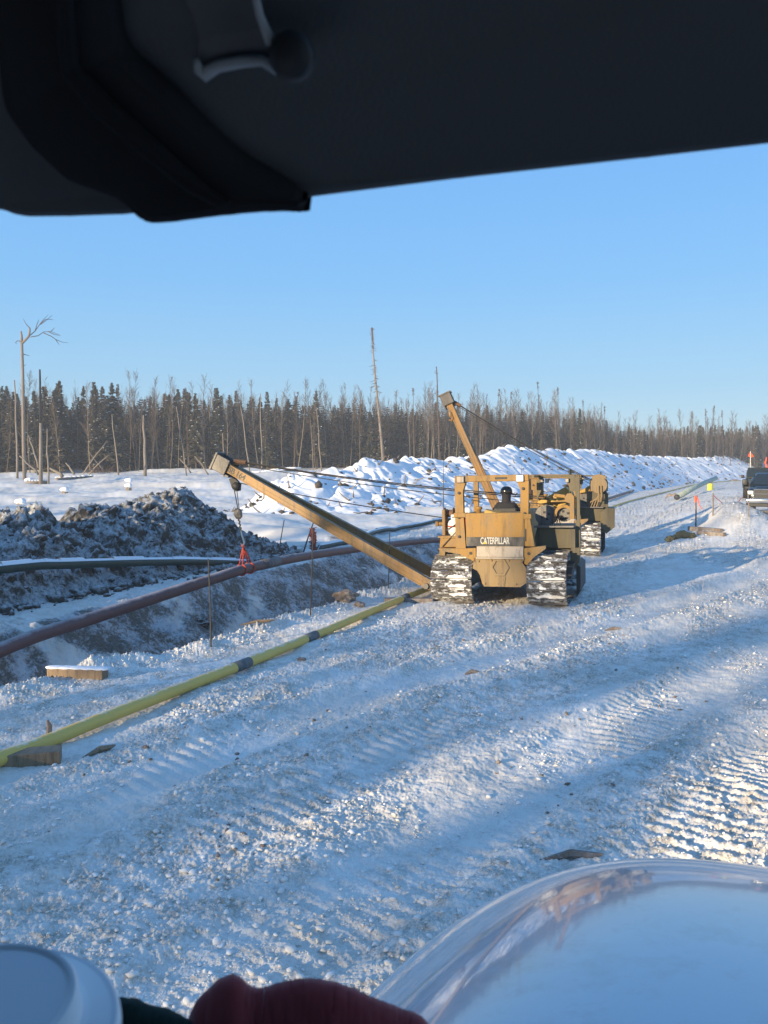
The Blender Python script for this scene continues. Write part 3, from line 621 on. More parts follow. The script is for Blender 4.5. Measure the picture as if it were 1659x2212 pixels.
# ================================================================ PIPELAYERS
def track_part(root, cx, w, length, h, y0, snowy=True):
    """closed crawler chain: shoes with grousers, plus rollers and frame"""
    r = h / 2; st = length - h; mb = MB(); per = 2 * st + 2 * math.pi * r; n = int(per / .205); rn = random.Random(int(cx * 10)); gr = MB()
    def at(s):
        s %= per
        if s < st: return (y0 + r + s, 0.0, 0.0)
        s -= st
        if s < math.pi * r: a = s / r; return (y0 + r + st + r * math.sin(a), r - r * math.cos(a), a)
        s -= math.pi * r
        if s < st: return (y0 + r + st - s, h, math.pi)
        s -= st; a = s / r; return (y0 + r - r * math.sin(a), r + r * math.cos(a), math.pi + a)
    for i in range(n):
        y, z, a = at(i * per / n)
        mb.box((cx + rn.uniform(-.008, .008), y, z), (w, .185, .028), (a, 0, 0))
        q = at(i * per / n + .075); nrm = Vector((0, math.sin(q[2]), -math.cos(q[2])))
        gr.box((cx, q[0] + nrm.y * .03, q[1] + nrm.z * .03), (w * .995, .022, .075), (q[2], 0, 0))
    tr = mb.build('track_chain', M['shoe'], root); gr.build('grousers', M['trackiron'], tr)
    sn = MB()                                             # packed snow between the grousers
    for i in range(n):
        for k in range(6):
            if rn.random() < .34:
                y, z, a = at((i + .45) * per / n - .03); nrm = Vector((0, math.sin(a), -math.cos(a)))
                bw = rn.uniform(.06, .24); sn.blob((cx + rn.uniform(-1, 1) * (w / 2 - bw), y + nrm.y * .02, z + nrm.z * .02), (bw, .026 + .034 * abs(math.cos(a)), .026 + .034 * abs(math.sin(a))), i * 7 + k, .6, 2)
    sn.build('packed_snow', M['clod'], tr)
    f = MB(); f.box((cx, y0 + length / 2, r), (w * .42, length - h * .9, h * .5), bev=.04); f.build('track_frame', M['steel'], root)
    for yy, rr in ((y0 + r, r * .84), (y0 + length - r, r * .8)):
        wh = MB(); wh.lathe([(rr * .3, -.13), (rr, -.12), (rr, .12), (rr * .3, .13)], n=22, M=Euler((0, R(90), 0)).to_matrix().to_4x4()); o = wh.build('drive_sprocket' if yy < y0 + length / 2 else 'idler', M['steel'], root, False); o.location = (cx, yy, r)
def rope(name, a, b, root, r=.013, sag=.0, n=8):
    a, b = Vector(a), Vector(b); pts = [a.lerp(b, k / n) - Vector((0, 0, sag * math.sin(math.pi * k / n))) for k in range(n + 1)]
    return MB().tube(pts, r, 6).build(name, M['cable'], root)
def text_mesh(s, size, ext, mat_, parent, loc, rot, name, sx=1.0, sk=0):
    cu = bpy.data.curves.new(name, 'FONT'); cu.body = s; cu.size = size; cu.extrude = ext; cu.align_x = 'LEFT'; cu.offset = size * .018; cu.space_character = .95
    o = bpy.data.objects.new(name, cu); COL.objects.link(o); bpy.context.view_layer.update()
    me = bpy.data.meshes.new_from_object(o.evaluated_get(bpy.context.evaluated_depsgraph_get())); bpy.data.objects.remove(o)
    me.materials.clear(); me.materials.append(mat_); o = bpy.data.objects.new(name, me); COL.objects.link(o); o.parent = parent; o.location = loc; o.rotation_euler = rot; o.scale = (sx, 1, 1); return o
def pipelayer(loc, rz, label, tip, near):
    """tip: world position of the boom head"""
    root = empty('pipelayer', loc, rz, label, 'pipelayer', 'pipelayers on the work road'); bpy.context.view_layer.update()
    root.rotation_euler = (0, R(-1.2) if near else 0, rz); bpy.context.view_layer.update()
    inv = root.matrix_world.inverted(); T = inv @ Vector(tip)
    track_part(root, -1.13, .97, 4.1, 1.08, 0); track_part(root, 1.06, .88, 4.1, 1.16, 0)
    C = M['cat']; D = M['catdust']
    # hull between the tracks, hexagonal cover, arms
    b = MB(); b.prism([(-.44, .48), (.44, .48), (.58, .66), (.60, 1.12), (-.62, 1.12), (-.60, .85), (-.50, .7)], .25, 3.6); b.build('hull', C, root)
    p = MB(); p.prism([(-.38, .45), (.46, .45), (.60, .55), (.60, .88), (.52, 1.0), (.56, 1.12), (-.60, 1.12), (-.64, .86), (-.50, .80)], .12, .248); rp = p.build('rear_case', D, root)
    hx = MB(); ro, ri = .215, .165; cz = .90
    for k in range(6):
        a0, a1 = R(60 * k), R(60 * (k + 1)); hx.prism([(ro * math.cos(a0), cz + ro * math.sin(a0)), (ro * math.cos(a1), cz + ro * math.sin(a1)), (ri * math.cos(a1), cz + ri * math.sin(a1)), (ri * math.cos(a0), cz + ri * math.sin(a0))], .09, .125)
    hx.prism([(-.10, .46), (.10, .46), (.12, .68), (-.12, .68)], .10, .125)
    for x_, z_ in ((-.06, .62), (.06, .62), (-.06, .52), (.06, .52), (-.2, 1.06), (.2, 1.06), (-.36, .52), (.36, .52), (.5, 1.04), (-.5, 1.04)): hx.lathe([(.025, 0), (.025, .03), (.01, .035)], (x_, .125, z_), 8, Euler((R(90), 0, 0)).to_matrix().to_4x4())
    hx.build('hexagonal_cover', D, rp)
    g = MB(); g.box((0, .16, 1.25), (1.08, .10, .25), (R(-12), 0, 0), bev=.01); g.box((0, .14, 1.115), (1.1, .16, .035)); g.build('rear_apron', M['dustgrey'], root)
    a_ = MB(); a_.prism([(-1.36, 1.30), (-.56, 1.34), (-.56, .98), (-.66, 1.06), (-.95, 1.20), (-1.36, 1.26)], .12, .24); a_.box((-1.0, .6, 1.31), (.9, .9, .03)); a_.build('fender_arm', C, root)
    a_ = MB(); a_.prism([(.56, 1.34), (1.04, 1.40), (1.04, 1.33), (.78, 1.14), (.62, .96), (.56, .98)], .12, .24); a_.build('fender_arm', C, root)
    for x_ in (-.68, .66):
        ph = MB(); ph.lathe([(.035, 0), (.035, .015)], (x_, .117, 1.22), 12, Euler((R(90), 0, 0)).to_matrix().to_4x4())
        ph.build('pin_hole', M['black'], root)
    # fuel tank with its decal
    tk = MB(); tk.box((-.11, .62, 1.77), (1.37, .95, .76), bev=.045); tank = tk.build('fuel_tank', C, root)
    bd = MB(); bd.box((-.11, .153, 1.50), (1.32, .04, .19)); bd.box((-.11, .138, 1.395), (1.34, .03, .02)); band = bd.build('decal_band', M['band'], tank)
    text_mesh('CATERPILLAR', .215, .004, M['letter'], tank, (-.45, .128, 1.437), (R(90), 0, 0), 'lettering', .535)
    tri = MB().prism([(-.40, 1.437), (-.29, 1.437), (-.345, 1.50)], .1215, .1275); tri.build('emblem', mat('decal_yellow', (.6, .38, .05), .6), tank)
    fl = MB(); fl.lathe([(.06, 0), (.06, .22), (.085, .24), (.085, .29), (.05, .3)], (-.50, .25, 2.00), 14); fl.build('filler_cap', C, tank, True)
    # tarpaulin over the seat
    tp = MB(); xs = [-.44, -.36, -.1, .15, .42, .57]; top = [2.22, 2.40, 2.33, 2.28, 2.27, 2.33]; vs = []; 
    for k, x_ in enumerate(xs): vs += [(x_, .18, 2.29 - .30 + .16), (x_ + .02, .22, top[k] - .16), (x_, .5, top[k] - .12 - .03 * (k % 2)), (x_, .9, top[k] - .28)]
    for k, v in enumerate(vs): vs[k] = (v[0], v[1], v[2] if k % 4 == 0 else v[2] - .02)
    tp.add(vs, [(4 * k + j, 4 * k + 4 + j, 4 * k + 5 + j, 4 * k + 1 + j) for k in range(5) for j in range(3)]); o = tp.build('seat_cover', M['tarp'], root)
    sol = o.modifiers.new('s', 'SOLIDIFY'); sol.thickness = .02
    st = MB(); st.box((.0, 1.25, 1.72), (.6, .5, .14), bev=.03); st.box((.0, 1.02, 1.98), (.55, .10, .5), bev=.04); st.build('seat', M['black'], root)
    # roll-over frame
    def frame(y, xl, xr, ztop, mm, base_l, base_r):
        f = MB(); f.box(((xl + xr) / 2, y, ztop - .075), (xr - xl, .17, .15), (0, 0, 0), bev=.02)
        f.prism([(xl, base_l), (xl + .24, base_l), (xl + .20, base_l + .75), (xl + .19, ztop - .36), (xl + .26, ztop - .15), (xl, ztop - .15)], y - .08, y + .08)
        f.prism([(xr - .02, base_r + .62), (xr + .0, ztop - .15), (xr - .27, ztop - .15), (xr - .19, ztop - .36), (xr - .20, base_r + .62)], y - .08, y + .08)
        f.prism([(xr - .26, base_r), (xr + .12, base_r), (xr + .02, base_r + .62), (xr - .22, base_r + .62)], y - .11, y + .11)
        f.box((xr - .11, y, base_r + .68), (.33, .26, .12), bev=.02); f.box((xl + .12, y, base_l + .78), (.30, .26, .11), bev=.02)
        return f.build('rollover_frame', mm, root)
    fr = frame(.28, -1.05, .67, 3.02, C, 1.32, 1.38)
    bt = MB()
    for x_, z_ in ((-.95, 2.62), (-.96, 2.05), (.54, 2.70), (.57, 2.13), (-.96, 1.6)): bt.lathe([(.035, 0), (.035, .03), (.015, .035)], (x_, .2, z_), 8, Euler((R(90), 0, 0)).to_matrix().to_4x4())
    bt.prism([(.53, 1.50), (.60, 1.50), (.60, 1.78), (.53, 1.78)], .155, .169); bt.prism([(-.1, 2.92), (.18, 2.92), (.18, 2.97), (-.1, 2.97)], .188, .194); bt.build('bolts', M['dark'], fr)
    f2 = MB(); f2.box((-.07, 1.9, 2.96), (1.7, .12, .1), bev=.02); f2.box((-.88, 1.9, 2.3), (.12, .12, 1.3)); f2.box((.74, 1.9, 2.3), (.12, .12, 1.3)); f2.box((-.88, 1.1, 2.97), (.08, 1.6, .06)); f2.box((.74, 1.1, 2.97), (.08, 1.6, .06)); f2.build('front_frame', C, root)
    for x_ in (-.90, .475):
        l = MB(); l.box((x_, .17, 2.93), (.17, .06, .15), bev=.02); lp = l.build('work_lamp', M['lamp'] if x_ > 0 else M['dustgrey'], root, True)
        MB().box((x_, .215, 2.93), (.19, .06, .17), bev=.015).build('lamp_housing', M['dark'], lp)
    # engine hood, exhaust, radiator
    e = MB(); e.box((0, 3.0, 1.75), (.85, 1.7, .75), bev=.06); e.box((0, 3.93, 1.6), (1.0, .18, 1.15), bev=.03); e.build('engine_hood', C, root)
    x = MB(); x.tube([(.33, 2.6, 2.38), (.33, 2.6, 2.62), (.33, 2.6, 2.64), (.33, 2.6, 3.0)], [.12, .12, .075, .075], 14); x.build('exhaust_stack', M['rust'], root, True)
    # left side: winch frame
    w = MB(); w.box((-1.42, .75, 1.90), (.08, .35, .64), bev=.02); w.box((-1.20, .85, 1.86), (.06, .3, .5), bev=.02); w.tube([(-1.60, .75, 1.87), (-1.18, .75, 1.87)], .05, 10); w.box((-1.62, .75, 1.87), (.08, .14, .12), bev=.02)
    w.prism([(-1.56, .95), (-1.40, .95), (-1.38, 1.56), (-1.50, 1.56)], .55, .9); w.box((-1.16, .6, 1.585), (.66, .7, .04)); w.box((-1.17, .52, 1.45), (.44, .5, .22), bev=.02); w.build('winch_frame', C, root)
    w = MB(); w.lathe([(.14, -.12), (.14, -.10), (.09, -.09), (.09, .09), (.14, .10), (.14, .12)], n=18, M=Euler((0, R(90), 0)).to_matrix().to_4x4()); o = w.build('winch_drum', M['rust'], root, True); o.location = (-1.33, .80, 2.12)
    wp = MB(); wp.tube([(-1.42, .6, 2.2), (-1.42, .6, 2.8), (-1.40, .6, 3.40)], [.012, .009, .005], 5); wp.build('whip_antenna', M['black'], root)
    # right side: draw works and counterweight, carried above and outside the right track
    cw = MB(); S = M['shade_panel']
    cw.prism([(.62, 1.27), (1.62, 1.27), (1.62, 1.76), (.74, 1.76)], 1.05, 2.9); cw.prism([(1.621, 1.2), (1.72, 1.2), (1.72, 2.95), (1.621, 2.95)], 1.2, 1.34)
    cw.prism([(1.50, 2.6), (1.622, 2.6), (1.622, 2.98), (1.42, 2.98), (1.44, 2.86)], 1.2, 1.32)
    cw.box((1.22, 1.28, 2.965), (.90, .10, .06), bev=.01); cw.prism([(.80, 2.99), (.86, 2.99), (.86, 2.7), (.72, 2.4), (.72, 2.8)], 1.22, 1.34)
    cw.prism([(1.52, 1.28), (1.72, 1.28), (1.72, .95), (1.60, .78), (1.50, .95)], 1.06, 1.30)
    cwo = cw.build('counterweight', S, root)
    lg = MB(); lg.prism([(1.42, .95), (1.62, .95), (1.56, .62), (1.48, .6)], .5, 1.2); lg.build('side_guard', M['dark'], root); lg = MB(); lg.prism([(1.60, .05), (1.70, .2), (1.70, .78), (1.6, .86)], 1.5, 3.2); lg.build('side_guard', M['dark'], root)
    sl = MB(); sl.box((1.15, 1.0, 1.785), (.92, .30, .045), bev=.01); sl.build('side_shelf', M['steel'], root)
    for k, (x_, z_, r_) in enumerate(((.92, 2.03, .25), (1.36, 2.05, .17))):
        d = MB(); d.lathe([(r_, 0), (r_, .12), (r_ * .35, .14), (r_ * .35, .5), (r_, .52), (r_, .6)], n=24, M=Euler((R(90), 0, 0)).to_matrix().to_4x4()); o = d.build('winch_drum', M['steel'], root, False); o.location = (x_, 1.85, z_)
        bb = MB()
        for q in range(4): bb.box((.0 + .09 * math.cos(q * 1.57 + .4), 0, .09 * math.sin(q * 1.57 + .4)), (.05, .03, .05))
        o = bb.build('bolts', M['black'], o); o.location = (0, -.61, 0)
    hd_ = MB(); pr = [(.18 + .0, 0)]; arc = [(1.36 + .24 * math.cos(R(a)), 2.05 + .24 * math.sin(R(a))) for a in range(-10, 191, 20)] + [(1.36 + .17 * math.cos(R(a)), 2.05 + .17 * math.sin(R(a))) for a in range(190, -11, -20)]
    hd_.prism(arc, 1.15, 1.6); hd_.prism([(1.38, 2.46), (1.44, 2.55), (1.54, 2.56), (1.60, 2.48), (1.60, 1.95), (1.50, 1.95), (1.50, 2.32), (1.40, 2.36)], 1.1, 1.35); hd_.box((1.27, 1.2, 2.50), (.26, .2, .08), (0, R(8), 0), bev=.02); hd_.build('drum_guard', C, root)
    cv = MB(); cv.prism([(.66, 2.34), (1.34, 2.70), (1.50, 2.55), (1.52, 2.42), (.72, 2.30)], 1.7, 2.3); cv.box((1.05, 2.2, 2.2), (.8, .4, .24)); cv.build('draw_works_cover', M['tarp'], root)
    for x_ in (.86, .97, 1.44):
        l = MB(); l.box((x_, 1.18, 2.86), (.09, .07, .10), bev=.015); lp = l.build('work_lamp', M['dark'], root); MB().box((x_, 1.14, 2.86), (.07, .01, .08)).build('lens', M['dustgrey'], lp)
    mt = MB(); mt.tube([(1.50, 1.3, 2.95), (1.50, 1.3, 3.12)], .03, 8); mt.tube([(1.48, 1.5, 2.98), (1.47, 1.5, 2.4)], .03, 8); mt.build('mast', M['black'], root)
    hs = MB()
    for k in range(5): hs.tube([(1.1 + .05 * k, 1.0, 1.80), (1.12 + .03 * k, .95, 1.97 + .05 * (k % 3)), (1.18 + .04 * k, 1.05, 2.02), (1.2 + .04 * k, 1.3, 1.9)], .012, 6)
    hs.build('hoses', M['black'], root)
    # boom: two converging box legs, head plate, sheaves
    feet = (Vector((-1.78, .75, .36)), Vector((-1.78, 1.95, .40)))
    ax = (T - (feet[0] + feet[1]) / 2).normalized()
    bm_ = None
    for k, ft in enumerate(feet):
        tipk = T + Vector((0, -.07 if k == 0 else .12, 0)) - ax * .12; dr = (tipk - ft); Lb = dr.length; dr.normalize()
        sd = Vector((0, 1, 0)); sd = (sd - dr * sd.dot(dr)).normalized(); upv = dr.cross(sd)
        if upv.z < 0: upv = -upv
        mb = MB(); vs = []; K = 10
        for i in range(K + 1):
            f = i / K; c = ft + dr * Lb * f; hw = .078; hh = .130 - .015 * f
            if i == 0: hh = .12
            vs += [c + sd * (-hw) + upv * (-hh), c + sd * hw + upv * (-hh), c + sd * hw + upv * hh, c + sd * (-hw) + upv * hh]
        mb.add(vs, [(4 * i + j, 4 * i + (j + 1) % 4, 4 * i + 4 + (j + 1) % 4, 4 * i + 4 + j) for i in range(K) for j in range(4)] + [(3, 2, 1, 0), (4 * K, 4 * K + 1, 4 * K + 2, 4 * K + 3)])
        for s_ in (-1, 0, 1):                              # rolled flanges standing proud
            c0 = ft + dr * .25 - sd * .083 + upv * (.112 * s_ - (.01 if s_ == 0 else 0)); c1 = tipk - dr * (.15 if s_ else 1.15) - sd * .083 + upv * (.098 * s_); mb.tube([c0, c1], .022 if s_ else .013, 4, True, True)
        leg = mb.build('boom_leg', M['boom'], root)
        if k == 0:
            bm_ = leg; side = -sd; xa = -dr
            # painted number near the head, on the rear face
            rot = Matrix((xa, upv, side)).transposed().to_euler()
            if near:
                text_mesh('SB 164', .21, .003, M['black'], leg, tipk - dr * .14 + side * .081 - upv * .07, rot, 'lettering', 1.0)
    for ft in feet:
        feetm = MB(); feetm.tube([ft + Vector((-.12, -.15, 0)), ft + Vector((-.12, .15, 0))], .07, 10); feetm.box(ft + Vector((.2, 0, .0)), (.5, .2, .22), bev=.02)
        feetm.build('boom_pivot', M['steel'], root)
    sd = Vector((0, 1, 0)); upv = ax.cross(sd); upv = upv if upv.z > 0 else -upv
    hp = MB(); Mx = Matrix((ax, sd, upv)).transposed().to_4x4(); Mx.translation = T
    for v_ in (-.20, .24): hp.add(*(lambda q: (q.v, q.f))(MB().box((0, v_, .0), (.46, .04, .42), bev=.01)), Mx)
    hp.add(*(lambda q: (q.v, q.f))(MB().box((.20, .02, .0), (.06, .52, .50), bev=.01)), Mx); hp.add(*(lambda q: (q.v, q.f))(MB().box((-.1, .02, -.2), (.5, .4, .05), bev=.01)), Mx)
    hp.build('boom_head', M['steel'], root)
    def sheave(c, r, name, parent=root, mm='steel'):
        o = MB().lathe([(r, -.05), (r, -.03), (r * .82, -.02), (r * .82, .02), (r, .03), (r, .05)], n=20, M=Euler((R(90), 0, R(15))).to_matrix().to_4x4()).build(name, M[mm], parent, True); o.location = c; return o
    sheave(T - ax * .25 + upv * .16 + Vector((0, .1, 0)), .11, 'head_sheave')
    eye = T - ax * .05 + Vector((.1, -.05, -.28)) if near else T + Vector((.12, -.05, -.3))
    MB().tube([T - upv * .15, (T + eye) / 2, eye], .03, 6).build('boom_shackle', M['dark'], root)
    # lines to the draw works
    dw = Vector((1.08, 1.5, 2.42)) if near else Vector((1.5, 1.3, 2.6))
    sh0 = T - ax * .25 + upv * .22; mid = sh0.lerp(dw, .05)
    MB().tube([sh0, sh0.lerp(dw, .04)], [.07, .06], 8).build('line_socket', M['rust'], root)
    for k, (dy, dz, w_) in enumerate(((0, .03, .017), (.06, -.02, .014), (-.10, -.14, .012))): rope('boom_line', sh0 + Vector((0, dy, dz * .5)), dw + Vector((0, dy * 2, dz)), root, w_, .10)
    if near:
        blk = Vector(inv @ P(511, 1047, tip[1])); b1 = Vector(inv @ P(515, 1110, tip[1])); b2 = Vector(inv @ P(521, 1142, tip[1])); b3 = Vector(inv @ P(525, 1182, tip[1]))
        hb = MB(); hb.prism([(-.20, .16), (-.05, .20), (.12, .02), (.10, -.16), (-.02, -.18), (-.12, -.08)], -.05, .05); o = hb.build('upper_block', M['dark'], root); o.location = blk
        sheave(blk + Vector((.02, -.07, -.04)), .11, 'block_sheave', mm='dark')
        rope('winch_line', blk + Vector((.05, 0, .05)), (-1.42, .62, 2.02), root, .014, .05)
        rope('hoist_line', blk + Vector((-.08, 0, -.1)), b1 + Vector((0, 0, .08)), root, .014); rope('hoist_line', blk + Vector((.0, 0, -.1)), b1 + Vector((.03, 0, .08)), root, .010)
        hb = MB(); hb.blob((0, 0, 0), (.12, .09, .15), 3, .2, 2); hb.blob((.03, 0, -.02), .07, 5, .1, 1); o = hb.build('hook_block', M['steel'], root); o.location = b1
        ch = MB(); nn = 9
        for i in range(nn): c = b1.lerp(b2, (i + .5) / nn) + Vector((.012 * (-1) ** i, 0, -.1)); ch.blob(c, (.028, .02, .04), i, .1, 1)
        ch.build('chain', M['dark'], root)
        hk = MB(); hk.tube([b2 + Vector((0, 0, -.05)), b2 + Vector((.03, 0, -.18)), b3 + Vector((.06, 0, .12)), b3 + Vector((0, 0, .03)), b3 + Vector((-.06, 0, .10))], [.03, .035, .04, .035, .015], 8); hk.build('hook', M['bluesteel'], root)
    else:
        bp = T + Vector((.14, -.1, -.52)); ch = MB()
        for i in range(8): ch.blob(eye.lerp(bp, i / 8) + Vector((.02 * (-1) ** i, 0, 0)), (.04, .04, .05), i, .2, 1)
        ch.build('chain', M['steel'], root); hk = MB(); hk.tube([bp, bp + Vector((.02, 0, -.12)), bp + Vector((.09, 0, -.22)), bp + Vector((.05, 0, -.32)), bp + Vector((-.05, 0, -.28))], [.07, .08, .06, .05, .025], 8); hk.build('hook_block', M['boom'], root)
        a2 = Vector(inv @ P(1165, 975, loc[1] + 3.2))
    return root, inv, T
M['trackiron'] = worn('worn_track_iron', (.07, .058, .05), (.4, .4, .4), 6, .25, .55)
M['dustgrey'] = worn('road_dusted_steel', (.42, .36, .29), (.3, .24, .18), 3, .3, .8)
M['bluesteel'] = mat('blue_painted_hook', (.08, .14, .22), .5)
m1x, m1y = (1081 - CX) / FPX * 18.95, 18.95
TIP1 = P(483, 1003, 22.3)
pl1, inv1, T1 = pipelayer((m1x, m1y, -.02), -R(17.5), 'dusty yellow tracked pipelayer seen from behind, its boom lowered left over the trench', TIP1, True)
y2 = 30.6; TIP2 = P(966, 862, y2 + 1.5)
pl2, inv2, T2 = pipelayer(((1208 - CX) / FPX * y2, y2, Hs(6.4, 30.6) + .0), -R(13), 'farther tracked pipelayer, mostly hidden, its boom raised steeply above the nearer machine', TIP2, False)
# extra gear on the farther machine's right side: large winch wheel and stepped weight
S = M['shade_panel']
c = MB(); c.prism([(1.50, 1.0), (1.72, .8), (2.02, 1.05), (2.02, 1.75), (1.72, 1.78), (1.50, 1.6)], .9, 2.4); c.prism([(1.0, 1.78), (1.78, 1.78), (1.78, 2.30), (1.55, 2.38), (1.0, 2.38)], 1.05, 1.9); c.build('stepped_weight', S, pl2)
c = MB(); c.lathe([(.30, 0), (.30, .1), (.12, .12), (.12, .3), (.3, .32), (.3, .4)], n=24, M=Euler((R(90), 0, 0)).to_matrix().to_4x4()); o = c.build('winch_drum', M['catdust'], pl2); o.location = (1.42, 1.05, 2.62)
c = MB(); c.prism([(1.10, 2.4), (1.76, 2.4), (1.76, 2.75), (1.66, 2.95), (1.42, 3.03), (1.2, 2.95), (1.10, 2.75)], .95, 1.3); c.build('drum_guard', M['catdust'], pl2)
c = MB()
for k in range(4): c.tube([(1.05 + .1 * k, .9, 1.8), (1.15 + .1 * k, .82, 2.0 + .05 * k), (1.4, .8, 2.1 + .06 * k), (1.66, .9, 2.1 + .05 * k)], .025, 6)
c.tube([(1.40, .6, 2.6), (1.42, .62, 2.2), (1.45, .7, 2.0)], .035, 6); c.tube([(1.50, .6, 2.6), (1.53, .62, 2.2), (1.5, .7, 2.0)], .035, 6); c.build('hoses', M['catdust'], pl2)
# red sling round the maroon pipe
pc = P(529, 1229, 22.5); pi = min(range(1, len(pur) - 1), key=lambda i: (pur[i] - pc).length); pc = pur[pi]; pd = (pur[pi + 1] - pur[pi - 1]).normalized()
hk = P(525, 1181, TIP1.y); mb = MB(); side = pd.cross(Vector((0, 0, 1))).normalized(); up = side.cross(pd)
for s_ in (-1, 1):
    cc = pc + pd * .22 * s_
    ring = [cc + (side * math.cos(t_) + up * math.sin(t_)) * .150 for t_ in np.linspace(-4.4, 1.3, 16)]
    mb.tube(ring, .024, 6); mb.tube([hk, hk.lerp(cc + side * .05 + up * .17, .5) + Vector((.01, 0, 0)), cc + up * .150 + side * .05], .020, 6); mb.tube([hk, hk.lerp(cc - side * .05 + up * .17, .5), cc + up * .150 - side * .05], .020, 6)
mb.tube([hk + Vector((-.03, 0, .0)), hk + Vector((0, 0, .06)), hk + Vector((.04, 0, 0))], .035, 6)
o = mb.build('lifting_sling', M['red'], smooth=True); tag(o, 'bright red webbing sling looped round the maroon pipe and hooked to the boom', 'sling')
# propane bottle on the fender
Lw = lambda p: pl1.matrix_world @ Vector(p)
t = empty('gas_cylinder', Lw((-1.13, .45, 1.607)), -R(17.5), 'white gas cylinder with a red stripe standing on the left fender of the machine', 'gas cylinder')
MB().lathe([(.10, 0), (.10, .03), (.13, .05), (.155, .12), (.158, .28), (.13, .35), (.06, .39), (.03, .40)], n=24).build('bottle', M['white'], t, True)
MB().lathe([(.159, .205), (.161, .21), (.161, .235), (.159, .24)], n=24).build('stripe', M['red'], t, True)
c = MB(); c.lathe([(.085, .39), (.088, .40), (.088, .49), (.08, .50), (.075, .49)], n=18); c.build('collar', M['white'], t, True); MB().box((0, -.07, .44), (.09, .04, .03)).build('valve', M['black'], t)
mb = MB(); mb.tube([Lw((-.92, .27, 1.98)), Lw((-1.12, .26, 1.84)), Lw((-1.3, .3, 1.74))], .012, 5); mb.tube([Lw((-.94, .27, 1.91)), Lw((-1.05, .26, 1.70)), Lw((-1.38, .24, 1.36))], .012, 5)
o = mb.build('tie_strap', M['black']); tag(o, 'black straps tying the white gas cylinder to the rollover post', 'strap')
# people
p_ = Lw((-.03, 1.25, 1.76)); person(p_, -R(10), 'machine operator in black helmet and black jacket, seated with his back to us', True, mat('black_helmet', (.02, .02, .022), .2), M['jacket'])
g = P(1009, 1102, 27.5); gg = Hs(g.x, g.y)
person((g.x, g.y, gg + .02), R(200), 'worker in a white hard hat standing beyond the left side of the machine', False, M['white'], M['hivis'])
print('c done')
# ================================================================ FOREST
def tri_prism(vs, fs, a, b, ra, rb):
    a, b = Vector(a), Vector(b); t = (b - a); 
    if t.length < 1e-5: return
    t.normalize(); px = t.cross(Vector((.3, .2, 1))).normalized(); py = t.cross(px); n = len(vs)
    for c, r in ((a, ra), (b, rb)):
        for k in range(3): an = k * 2.0944; q = c + (px * math.cos(an) + py * math.sin(an)) * r; vs.append((q.x, q.y, q.z))
    for k in range(3): fs.append((n + k, n + (k + 1) % 3, n + 3 + (k + 1) % 3, n + 3 + k))
def mk(name, vs, fs, m_): me = bpy.data.meshes.new(name); me.from_pydata(vs, [], fs); me.materials.append(m_); me.update(); return me
def gen_spruce(seed, H=14, dead=False, lite=False, rw=.135):
    rn = random.Random(seed); tv, tf, cv, cf, sv, sf = [], [], [], [], [], []
    lx, ly = rn.uniform(-.25, .25), rn.uniform(-.25, .25)
    def ax(h): k = h / H; return Vector((lx * k * k, ly * k * k, h))
    for i in range(6): tri_prism(tv, tf, ax(H * i / 6), ax(H * (i + 1) / 6), .16 * (1 - i / 6) + .015, .16 * (1 - (i + 1) / 6) + .012)
    lev = 26 if lite else 46; h0 = H * rn.uniform(.06, .2)
    for i in range(lev):
        h = h0 + (H - h0) * (i / lev) ** .93; k = (h - h0) / (H - h0); rad = H * rw * (1 - k) ** .75 * rn.uniform(.75, 1.15) + .10
        if k > .9: rad = max(rad, .22)
        nb = 5 if lite else 8
        for b in range(nb):
            an = rn.random() * 6.28; rr = rad * rn.uniform(.45, 1.15); d = Vector((math.cos(an), math.sin(an), 0)); s = Vector((-d.y, d.x, 0))
            up = .35 if k > .82 else -.28 - .15 * rn.random(); base = ax(h) ; mid = base + d * rr * .55 + Vector((0, 0, up * rr * .45)); tip = base + d * rr + Vector((0, 0, up * rr))
            w = rr * .26 + .07
            if rn.random() < .26: continue
            n = len(cv)
            for p in (base, mid + s * w + Vector((0, 0, -.12 * rr - .05 * rn.random())), tip, mid - s * w + Vector((0, 0, -.10 * rr)), mid + Vector((0, 0, .07)), mid + Vector((0, 0, -.30 * rr - .10))):
                cv.append((p.x, p.y, p.z))
            cf += [(n, n + 1, n + 4), (n + 1, n + 2, n + 4), (n + 2, n + 3, n + 4), (n + 3, n, n + 4), (n, n + 5, n + 2)]
            if not lite:
                for q in range(3):                          # hanging tufts
                    f = rn.uniform(.3, 1); c = base.lerp(tip, f) + s * rn.uniform(-1, 1) * w * .8; n = len(cv); l = rn.uniform(.15, .34)
                    for p in (c + s * .08, c - s * .08, c + Vector((rn.uniform(-.1, .1), rn.uniform(-.1, .1), -l))): cv.append((p.x, p.y, p.z))
                    cf.append((n, n + 1, n + 2))
                if rn.random() < .20 * (1.15 - k) and rr > .4:
                    c = base.lerp(tip, rn.uniform(.5, .9)) + Vector((0, 0, .07)); n = len(sv); sw = rn.uniform(.09, .22)
                    for p in (c - d * sw * 1.4, c + s * sw, c + d * sw * 1.4, c - s * sw, c + Vector((0, 0, .10))): sv.append((p.x, p.y, p.z))
                    sf += [(n, n + 1, n + 4), (n + 1, n + 2, n + 4), (n + 2, n + 3, n + 4), (n + 3, n, n + 4), (n + 3, n + 2, n + 1, n)]
    return (tv, tf), (cv, cf), (sv, sf)
